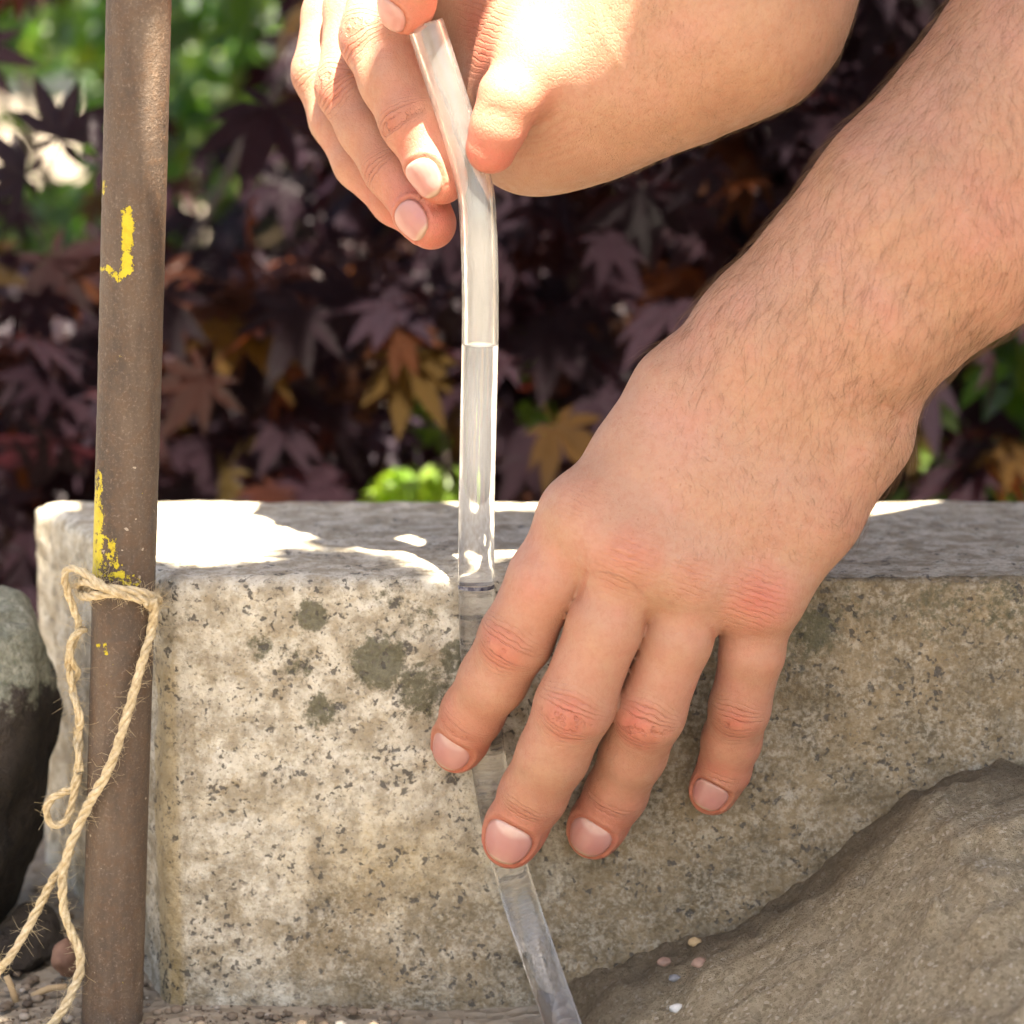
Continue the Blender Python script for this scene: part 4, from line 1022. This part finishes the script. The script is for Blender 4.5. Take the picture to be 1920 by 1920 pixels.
    a2 = child('arm', me, skin, root); a2['label'] = 'arm reaching in from above, fingers pinching the tube'
    make_nails(up, a2, nail)
    px, py = pixel_of(V); facing = g[:, 1] < .8
    sel = facing & (px < 1800) & (py > -260) & (rg.random(len(V)) < np.clip((px - 1060) / 160, 0, 1))
    make_hair('arm_hair', V, g, a2, fair, sel, 4600, .0050, .000020, lambda p: np.tile(np.array([[-.35, -.2, -1.0]]), (len(p), 1)), .45, 4, .3)
    # ---- the rest of the person, beyond the right of the picture: upper arms, and a dark torso added to block sky light
    e1 = P(2340, -270, .012); e2 = P(1880, -1000, .038); sh1 = np.array([.64, .20, .58]); sh2 = np.array([.44, -.10, .66])
    for ar, a, b in ((a1, e1, sh1), (a2, e2, sh2)):
        v, f = sweep(resample(catmull([a - (b - a) * .08, a, (a + b) / 2 + [.01, 0, -.005], b], 8), .006), .041, 24); child('upper_arm', new_mesh('upper_arm', v, f), skin, ar)
    def blocker_shirt_d(p):
        p = np.asarray(p, np.float32)
        d = chain_d(p, [(np.array([.78, .08, .02]), .17), (np.array([.70, .06, .30]), .165), (np.array([.60, .04, .58]), .17)], .05)
        d = smin(d, chain_d(p, [(np.array([.58, .03, .64]), .10), (sh1, .075), (e1 + (sh1 - e1) * .55, .060)], .03), .06)
        d = smin(d, chain_d(p, [(np.array([.58, .03, .64]), .10), (sh2, .075), (e2 + (sh2 - e2) * .5, .060)], .03), .06)
        return d + (.006 * vnoise(p, 16, 70) + .003 * vnoise(p, 38, 71)).astype(np.float32)
    V, F = surface_nets(blocker_shirt_d, (.2, -.25, -.18), (1.0, .35, .86), .008)
    ms = Mat('blocker_shirt_cloth'); nn = ms.noise(ms.coord(), 900, 3, .6); ms = ms.p(col=(.06, .065, .075), rough=.9, normal=ms.bump(nn, .0006))
    child('shirt', new_mesh('shirt', V, F), ms, root)  # added out-of-view dark torso, blocks sky light
person()

# ------------------------------------------------------------------ foliage behind
def maple_leaf(seed, lobes=7, width=.15, size=1.0):
    """palmate leaf, each lobe a folded pointed blade; about unit length, base at origin, tip along +y"""
    rg = np.random.default_rng(seed); V = [(0, 0, 0)]; F = []
    angs = {7: [0, 36, -36, 72, -72, 116, -116], 5: [0, 42, -42, 88, -88]}[lobes]; lens = {7: [1, .93, .93, .74, .74, .42, .42], 5: [1, .85, .85, .55, .55]}[lobes]
    for a, L in zip(angs, lens):
        a = R(a + rg.normal() * 4); L *= 1 + rg.normal() * .06; d = np.array([math.sin(a), math.cos(a), 0]); s = np.array([math.cos(a), -math.sin(a), 0]); dr = rg.uniform(.10, .32)
        w_ = width * L * rg.uniform(.9, 1.1); bend = rg.normal() * .05
        def q(t, x, z): return tuple(d * (t * L) + s * (x + bend * t * t) + np.array([0, 0, z - dr * t * t * L]))
        b = len(V)
        V += [q(.16, -w_ * .45, .02), q(.16, w_ * .45, .02), q(.42, -w_, .035), q(.42, 0, 0), q(.42, w_, .035), q(.68, -w_ * .72, .025), q(.68, 0, 0), q(.68, w_ * .72, .025), q(1, 0, 0)]
        F += [(0, b + 3, b), (0, b + 1, b + 3), (b, b + 3, b + 2), (b + 1, b + 4, b + 3), (b + 2, b + 3, b + 6, b + 5), (b + 3, b + 4, b + 7, b + 6), (b + 5, b + 6, b + 8), (b + 6, b + 7, b + 8)]
    b = len(V); V += [(-.012, 0, 0), (.012, 0, 0), (.008, -.45, -.12), (-.008, -.45, -.12)]; F.append((b, b + 1, b + 2, b + 3))
    return np.array(V) * size, F

def oval_leaf(seed):
    rg = np.random.default_rng(seed); V = []; F = []
    ts = np.linspace(0, 1, 6)
    for t in ts:
        w_ = .24 * math.sin(math.pi * t ** .8) + .004; z = -.25 * t * t; V += [(-w_, t, z + .05 * w_ * 4), (0, t, z), (w_, t, z + .05 * w_ * 4)]
    for i in range(5):
        k = i * 3; F += [(k, k + 1, k + 4, k + 3), (k + 1, k + 2, k + 5, k + 4)]
    return np.array(V), F

# where the sun reaches through the leaves: (point, radius across the ray, softness none)
LIT = []
for x, y, Y, r in ((1000, 40, -.01, .016), (1040, 130, -.01, .014), (960, 170, -.02, .013), (1060, 30, -.0, .014), (1085, 90, -.01, .010), (1080, 180, -.015, .010), (1090, 10, 0, .010), (1010, 200, -.015, .010), (830, 190, .0, .008), (850, 250, .0, .008), (880, 190, -.01, .012), (870, 250, -.01, .008),
                   *[(899, 470 + 50 * i, -.009, .0035) for i in range(9)],
                   ):
    LIT.append((P(x, y, Y), r))
for x, y, r in ((310, 1030, .012), (350, 1030, .016), (400, 1020, .018), (450, 1010, .016), (500, 998, .016), (530, 985, .012), (340, 975, .018), (420, 970, .016), (480, 970, .014), (245, 990, .012), *[(x, 953, .012) for x in range(1680, 2040, 45)]):
    b = (960 - y) / FPX; d = np.array([(x - 960) / FPX, math.cos(PITCH) + b * math.sin(PITCH), -math.sin(PITCH) + b * math.cos(PITCH)]); LIT.append((CAM + d * (-CAM[2] / d[2]), r))
for x in np.linspace(-.17, .40, 40): LIT.append((np.array([x, .148, 0.0]), .010))
for x, y, Y, r in ((770, 900, .55, .035), (830, 905, .55, .03), (700, 890, .6, .02), (800, 750, .8, .03), (1000, 700, .8, .02), (980, 780, .7, .02), (1180, 450, .9, .03), (1440, 390, .9, .025), (100, 250, .5, .04), (260, 300, .5, .04), (560, 600, .8, .02), (1260, 535, .9, .02)):
    LIT.append((P(x, y, Y), r))
FL = np.random.default_rng(99)
for k in range(85): LIT.append((P(FL.uniform(-50, 1950), FL.uniform(-60, 920), FL.uniform(.42, .9)), .003 + .010 * FL.random() ** 3))
LITP = np.array([l[0] for l in LIT]); LITR = np.array([l[1] for l in LIT])
def blocks(p, r):
    q = p - LITP; s = q @ SUN; d = np.linalg.norm(q - s[:, None] * SUN, axis=1)
    return bool(((s > 0.02) & (d < LITR + r * .55)).any())

def rot_to(normal, tipdir, roll=0):
    z = normal / np.linalg.norm(normal); y = tipdir - z * (tipdir @ z); y /= np.linalg.norm(y) + 1e-9; x = np.cross(y, z); return np.stack([x, y, z], 1)

def bank_z(x, y):
    s = np.clip((y - .85) / .9, 0, 1); s = s * s * (3 - 2 * s); b = np.clip((3.2 - y) / .7, 0, 1); sd = np.clip((x + .42) / .28, 0, 1); sd = sd * sd * (3 - 2 * sd)
    return GZ + .52 * sd * s * b

def foliage():
    purple = leaf_mat('maple_leaf', [(0, (.010, .005, .008)), (.35, (.017, .009, .013)), (.62, (.018, .012, .018)), (.82, (.020, .008, .008)), (.92, (.036, .014, .006)), (.97, (.035, .025, .007)), (1, (.07, .012, .008))],
                      [(0, (.06, .012, .018)), (.5, (.09, .014, .016)), (.76, (.22, .035, .014)), (.90, (.50, .12, .02)), (.97, (.34, .22, .03)), (1, (.50, .05, .02))], .20, .38, .10)
    green = leaf_mat('green_leaf', [(0, (.02, .05, .014)), (.4, (.032, .075, .018)), (.75, (.055, .10, .02)), (1, (.09, .12, .03))], [(0, (.10, .30, .03)), (.5, (.22, .48, .04)), (1, (.45, .62, .06))], .38, .35)
    lime = leaf_mat('lime_leaf', [(0, (.10, .20, .02)), (1, (.16, .24, .03))], [(0, (.32, .62, .03)), (1, (.5, .75, .05))], .45, .4)
    bark = bark_mat()
    rg = np.random.default_rng(12)
    geos = [maple_leaf(100 + i) for i in range(6)]; metas = []
    for i, (v, f) in enumerate(geos):
        me = new_mesh('leaf', v, f); me.materials.append(purple); add_attr(me, 'rnd', np.zeros(len(v))); metas.append(me)
    def scatter_mesh(name, items, geolist, mat, parent):
        V = []; F = []; rn = []; off = 0
        for (pos, rot, size, gi, r) in items:
            v, f = geolist[gi]; V.append((v * size) @ rot.T + pos); F += [tuple(int(k) + off for k in x) for x in f]; off += len(v); rn.append(np.full(len(v), r))
        me = new_mesh(name, np.vstack(V), F); add_attr(me, 'rnd', np.concatenate(rn)); o = child(name, me, mat, parent); o['kind'] = 'stuff'; return o
    def orient(n0, spread):
        n = np.array(n0) + rg.normal(size=3) * spread; n /= np.linalg.norm(n); t = np.array([rg.normal() * .7, -.25 + rg.normal() * .3, -1.0]); return rot_to(n, t)
    # --- purple maple: trunk, boughs, leaves
    tb = np.array([.62, 1.45, GZ + .30]); tree = empty('maple_tree', tb)
    tag(tree, 'dark purple-leaved maple filling the shade behind the granite block', 'tree')
    tp = catmull([tb - [0, 0, .5], tb + [.0, 0, .1], tb + [.04, -.05, .5], tb + [-.02, -.1, 1.1], tb + [.05, .0, 1.8]], 8); v, f = sweep(tp, np.linspace(.055, .02, len(tp)), 12)
    child('trunk', new_mesh('trunk', v, f), bark, tree)
    twigs = [[(.64, 1.42, .55), (.4, 1.2, .50), (.1, 1.0, .38), (-.12, .85, .18), (-.2, .78, .05)], [(.64, 1.42, .45), (.5, 1.1, .38), (.3, .85, .22), (.15, .7, .06)], [(.62, 1.4, .75), (.3, .95, .85), (0, .6, .80), (-.25, .4, .7)], [(.62, 1.4, .85), (.6, .9, .95), (.5, .5, .8), (.3, .3, .68)],
             [(.66, 1.42, .35), (.6, 1.1, .3), (.48, .85, .16), (.4, .75, .02)]]
    for tw in twigs:
        pth = catmull(tw, 8); v, f = sweep(pth, np.linspace(.012, .002, len(pth)), 7); child('branch', new_mesh('branch', v, f), bark, tree)
    # leaves that show in the picture, in layers behind the block
    def sky_gap(px, py):   # openings towards the daylight at the upper left
        g = -1
        for x, y, rx, ry in ((60, 220, 95, 85), (150, 60, 30, 40), (380, 40, 45, 35), (350, 120, 30, 40)):
            g = max(g, 1 - ((px - x) / (rx + 75)) ** 2 - ((py - y) / (ry + 70)) ** 2)
        return g
    items = []
    for i in range(9000):
        px = rg.uniform(-260, 2180); py = rg.uniform(-260, 935 if px > 80 else 1130); Y = .42 + 1.0 * rg.random() ** .8
        p = P(px, py, Y)
        if p[2] < bank_z(p[0], p[1]) + .02: continue
        g = sky_gap(px, py)
        if g > 0: continue
        if Y < .72 and ((660 < px < 890 and py > 800) or (740 < px < 850 and 680 < py < 820) or (960 < px < 1040 and 640 < py < 820)): continue
        if px < 640 and py < 470 and rg.random() < (.90 if px < 560 else .65): continue
        size = .033 * rg.uniform(.65, 1.45)
        if rg.random() < .6 and blocks(p, size): continue
        items.append((p, orient((.1, -.75, .55), .42), size, int(rg.integers(6)), rg.random() ** 1.25, Y))
    # nearest first: those stay single leaves
    inview = [it for it in items if it[5] < 2]
    order = sorted(range(len(items)), key=lambda i: items[i][5]); single = []; rest = []
    for k, i in enumerate(order):
        (single if len(single) < 285 else rest).append(items[i])
    for p, rot, size, gi, r, Y in single:
        o = bpy.data.objects.new('leaf', metas[gi]); COL.objects.link(o); o.parent = tree
        M4 = Matrix([[*rot[i], 0] for i in range(3)] + [[0, 0, 0, 1]]).to_4x4()
        o.matrix_local = Matrix.Translation(Vector(p - tb)) @ M4 @ Matrix.Scale(size, 4)
    # two dark red leaves close behind the pole at the upper left
    for px, py, Y, sz, tip in ((112, 262, .42, .036, (.35, .1, 1)), (50, 330, .45, .032, (-.9, -.2, .2)), (190, 310, .40, .034, (.8, 0, .35))):
        p = P(px, py, Y); rot = rot_to(np.array([.1, -1, .25]), np.array(tip, float)); rest.append((p, rot, sz, 1, .98, Y))
    scatter_mesh('leaf_mass', [it[:5] for it in rest], geos, purple, tree)
    # unseen leaves overhead, added to shade the place, gaps shaped for the sun patches
    can = []
    for i in range(5200):
        q = np.array([rg.uniform(-.60, .85), rg.uniform(.50, 1.9), 0.0]); h = rg.uniform(.46, 1.05); p = q + SUN * (h / SUN[2]); size = .044 * rg.uniform(.75, 1.3)
        if p[1] < -.62 or p[2] < .3 + max(0, -p[1]) * .9: continue
        if blocks(p, size): continue
        can.append((p, orient((.36, .44, .82), .45), size, int(rg.integers(6)), rg.random()))
    # more unseen leaves, added along sun rays over everything meant to lie in shade
    shade = [P(x, y, .0) for x in range(280, 2000, 28) for y in range(1095, 1900, 36)] + [np.array([SX[i], SY[j], SZ[j, i]]) for i in range(60, len(SX), 5) for j in range(20, len(SY), 5)] + [P(x, y, -.10) for x in range(0, 2000, 60) for y in range(1850, 2000, 50)]
    shade += [P(1180 + t * .642 + q * .767, 740 - t * .767 + q * .642, -.045) for t in range(-100, 1100, 22) for q in range(0, 440, 22)] + [P(1090 - t * .4 + q * .9, 960 + t * .9 + q * .4, -.045) for t in range(-150, 560, 22) for q in range(0, 420, 22)]
    shade += [P(x, y, -.02) for x in range(1140, 1640, 24) for y in range(-20, 340, 24)] + [P(pole_c(y)[0] + d, y, POLE_Y - .005) for y in range(-200, 1900, 24) for d in (-45, -20, 0, 20, 40, 52)] + [P(x, y, .02) for x in range(550, 790, 20) for y in range(-20, 420, 20)]
    shade += [P(x, y, Y) for x in range(530, 740, 18) for y in range(-40, 420, 18) for Y in (.035, .055)]
    shade += [P(x, y, Y) for x in range(-60, 560, 40) for y in range(420, 930, 40) for Y in (.5, .8)]
    shade += [P(x, y, .04) for x in range(-60, 110, 30) for y in range(1060, 1420, 40)]
    shade += [P(x, y, Y) for x in range(50, 300, 20) for y in range(935, 1900, 26) for Y in (.0, .06, .11) if Y == 0 or x < 250]
    shade += [np.array([x, y, 0.0]) for x in np.arange(-.06, .4, .007) for y in np.arange(.0, .118, .007)]
    shade += [P(x, y, Y) for x in range(-100, 2000, 55) for y in range(-50, 930, 55) for Y in (.5, .8, 1.1)]
    from mathutils.bvhtree import BVHTree
    sv = Vector(SUN); extra = []
    for rnd_pass in range(3):
        vv = []; ff = []; off = 0
        for p, rot, size, gi, r in can + extra:
            v, fc = geos[gi]; vv.append((v * size) @ rot.T + p); ff += [tuple(k + off for k in x) for x in fc]; off += len(v)
        bvh = BVHTree.FromPolygons(np.vstack(vv).tolist(), ff); ea = np.zeros((0, 3)); er = np.zeros(0)
        for sp in shade:
            sp = sp + rg.normal(size=3) * .004
            if bvh.ray_cast(Vector(sp) + sv * .25, sv)[0] is not None: continue
            if len(ea):
                q = ea - sp; t_ = q @ SUN
                if (np.linalg.norm(q - t_[:, None] * SUN, axis=1) < er).any(): continue
            q = sp - LITP; s_ = q @ SUN; dd = np.linalg.norm(q - s_[:, None] * SUN, axis=1)
            for sz in (.038, .026, .018, .012, .008):
                if not ((s_ > -.9) & (dd < LITR + sz * .75)).any():
                    p = sp + SUN * ((rg.uniform(.5, .9) - sp[2]) / SUN[2]); rot = orient(tuple(SUN), .12); extra.append((p - rot[:, 1] * sz * .32, rot, sz, int(rg.integers(6)), rg.random()))
                    ea = np.vstack([ea, p[None]]); er = np.r_[er, sz * .16]; break
    can += extra
    scatter_mesh('shade_crown', can, geos, purple, tree)
    # --- green shrub further back at the left
    sb = np.array([-.55, 2.0, GZ]); shrub = empty('green_shrub', sb); tag(shrub, 'loose green shrub behind the maple, letting daylight through at upper left', 'shrub')
    og = [oval_leaf(i) for i in range(3)]; om = []
    for v, f in og:
        me = new_mesh('leaf', v, f); me.materials.append(green); add_attr(me, 'rnd', np.zeros(len(v))); om.append(me)
    for k in range(7):
        a = rg.uniform(-.9, .9); pth = catmull([sb + [rg.uniform(-.25, .25), rg.uniform(-.1, .1), -.02], sb + [a * .2, -.1, .3], sb + [a * .45, rg.uniform(-.2, .1), .6], sb + [a * .6, -.1, .9]], 8)
        v, f = sweep(pth, np.linspace(.008, .002, len(pth)), 7); child('stem', new_mesh('stem', v, f), bark, shrub)
    its = []
    for i in range(6500):
        px = rg.uniform(-250, 760); py = rg.uniform(-250, 900); Y = rg.uniform(1.25, 2.3); p = P(px, py, Y)
        if p[2] < bank_z(p[0], p[1]) + .01: continue
        cl = vnoise(np.array([p]), 5.5, 77)[0]; sky = (px < 170 and 90 < py < 330)
        if sky and rg.random() < .93: continue
        if cl < -.25 and py < 440 and rg.random() < .8: continue
        if px > 600 and rg.random() < (px - 600) / 170: continue
        its.append((p, orient((0, -.6, .6), .6), rg.uniform(.024, .048), int(rg.integers(3)), rg.random(), Y))
    its.sort(key=lambda t: t[5])
    for p, rot, size, gi, r, Y in its[:280]:
        o = bpy.data.objects.new('leaf', om[gi]); COL.objects.link(o); o.parent = shrub
        o.matrix_local = Matrix.Translation(Vector(p - sb)) @ Matrix([[*rot[i], 0] for i in range(3)] + [[0, 0, 0, 1]]).to_4x4() @ Matrix.Scale(size, 4)
    scatter_mesh('leaf_mass', [it[:5] for it in its[280:]], og, green, shrub)
    # --- a second dark green shrub at the right end behind the arm
    sb2 = np.array([.42, 1.1, bank_z(.42, 1.1)]); sh2 = empty('green_shrub', sb2); tag(sh2, 'dark green shrub in deep shade behind the wrist at right', 'shrub')
    its = []
    for i in range(700):
        px = rg.normal(1830, 110); py = rg.normal(760, 130); Y = rg.uniform(.5, 1.1); p = P(px, py, Y)
        if p[2] < bank_z(p[0], p[1]) or py > 925: continue
        its.append((p, orient((0, -.6, .6), .6), rg.uniform(.03, .05), int(rg.integers(3)), rg.random()))
    for k in range(4):
        pth = catmull([sb2 + [0, 0, -.02], sb2 + [rg.normal() * .05, -.05, .1], sb2 + [rg.normal() * .12, -.1, .22]], 8); v, f = sweep(pth, np.linspace(.006, .002, len(pth)), 6); child('stem', new_mesh('stem', v, f), bark, sh2)
    scatter_mesh('leaf_mass', its, og, green, sh2)
    # --- low sunlit lime-green plant just behind the block
    lb = P(775, 960, .55); lb[2] = GZ; pl = empty('lime_plant', lb); tag(pl, 'low lime-green plant catching sun just behind the granite', 'plant')
    its = []
    for i in range(150):
        px = rg.normal(775, 42); py = rg.uniform(872, 1000) ; Y = rg.uniform(.48, .62)
        its.append((P(px, py, Y), orient((.1, -.5, .8), .5), rg.uniform(.014, .026), int(rg.integers(3)), rg.random()))
    for i in range(70):
        cx, cy = ((790, 750), (1000, 775), (1015, 690), (815, 795), (985, 640))[i % 5]; px = rg.normal(cx, 13); py = rg.normal(cy, 13); its.append((P(px, py, .62), orient((.1, -.5, .8), .5), rg.uniform(.010, .018), int(rg.integers(3)), rg.random()))
    stems = [sweep(catmull([lb + [rg.normal() * .01, rg.normal() * .01, 0], lb + [rg.normal() * .02, 0, .07], P(rg.normal(780, 30), 740 + 140 * (k > 1), .6)], 6), .0012, 5) for k in range(5)]
    for v, f in stems: child('stem', new_mesh('stem', v, f), bark, pl)
    scatter_mesh('leaf_mass', its, og, lime, pl)
foliage()
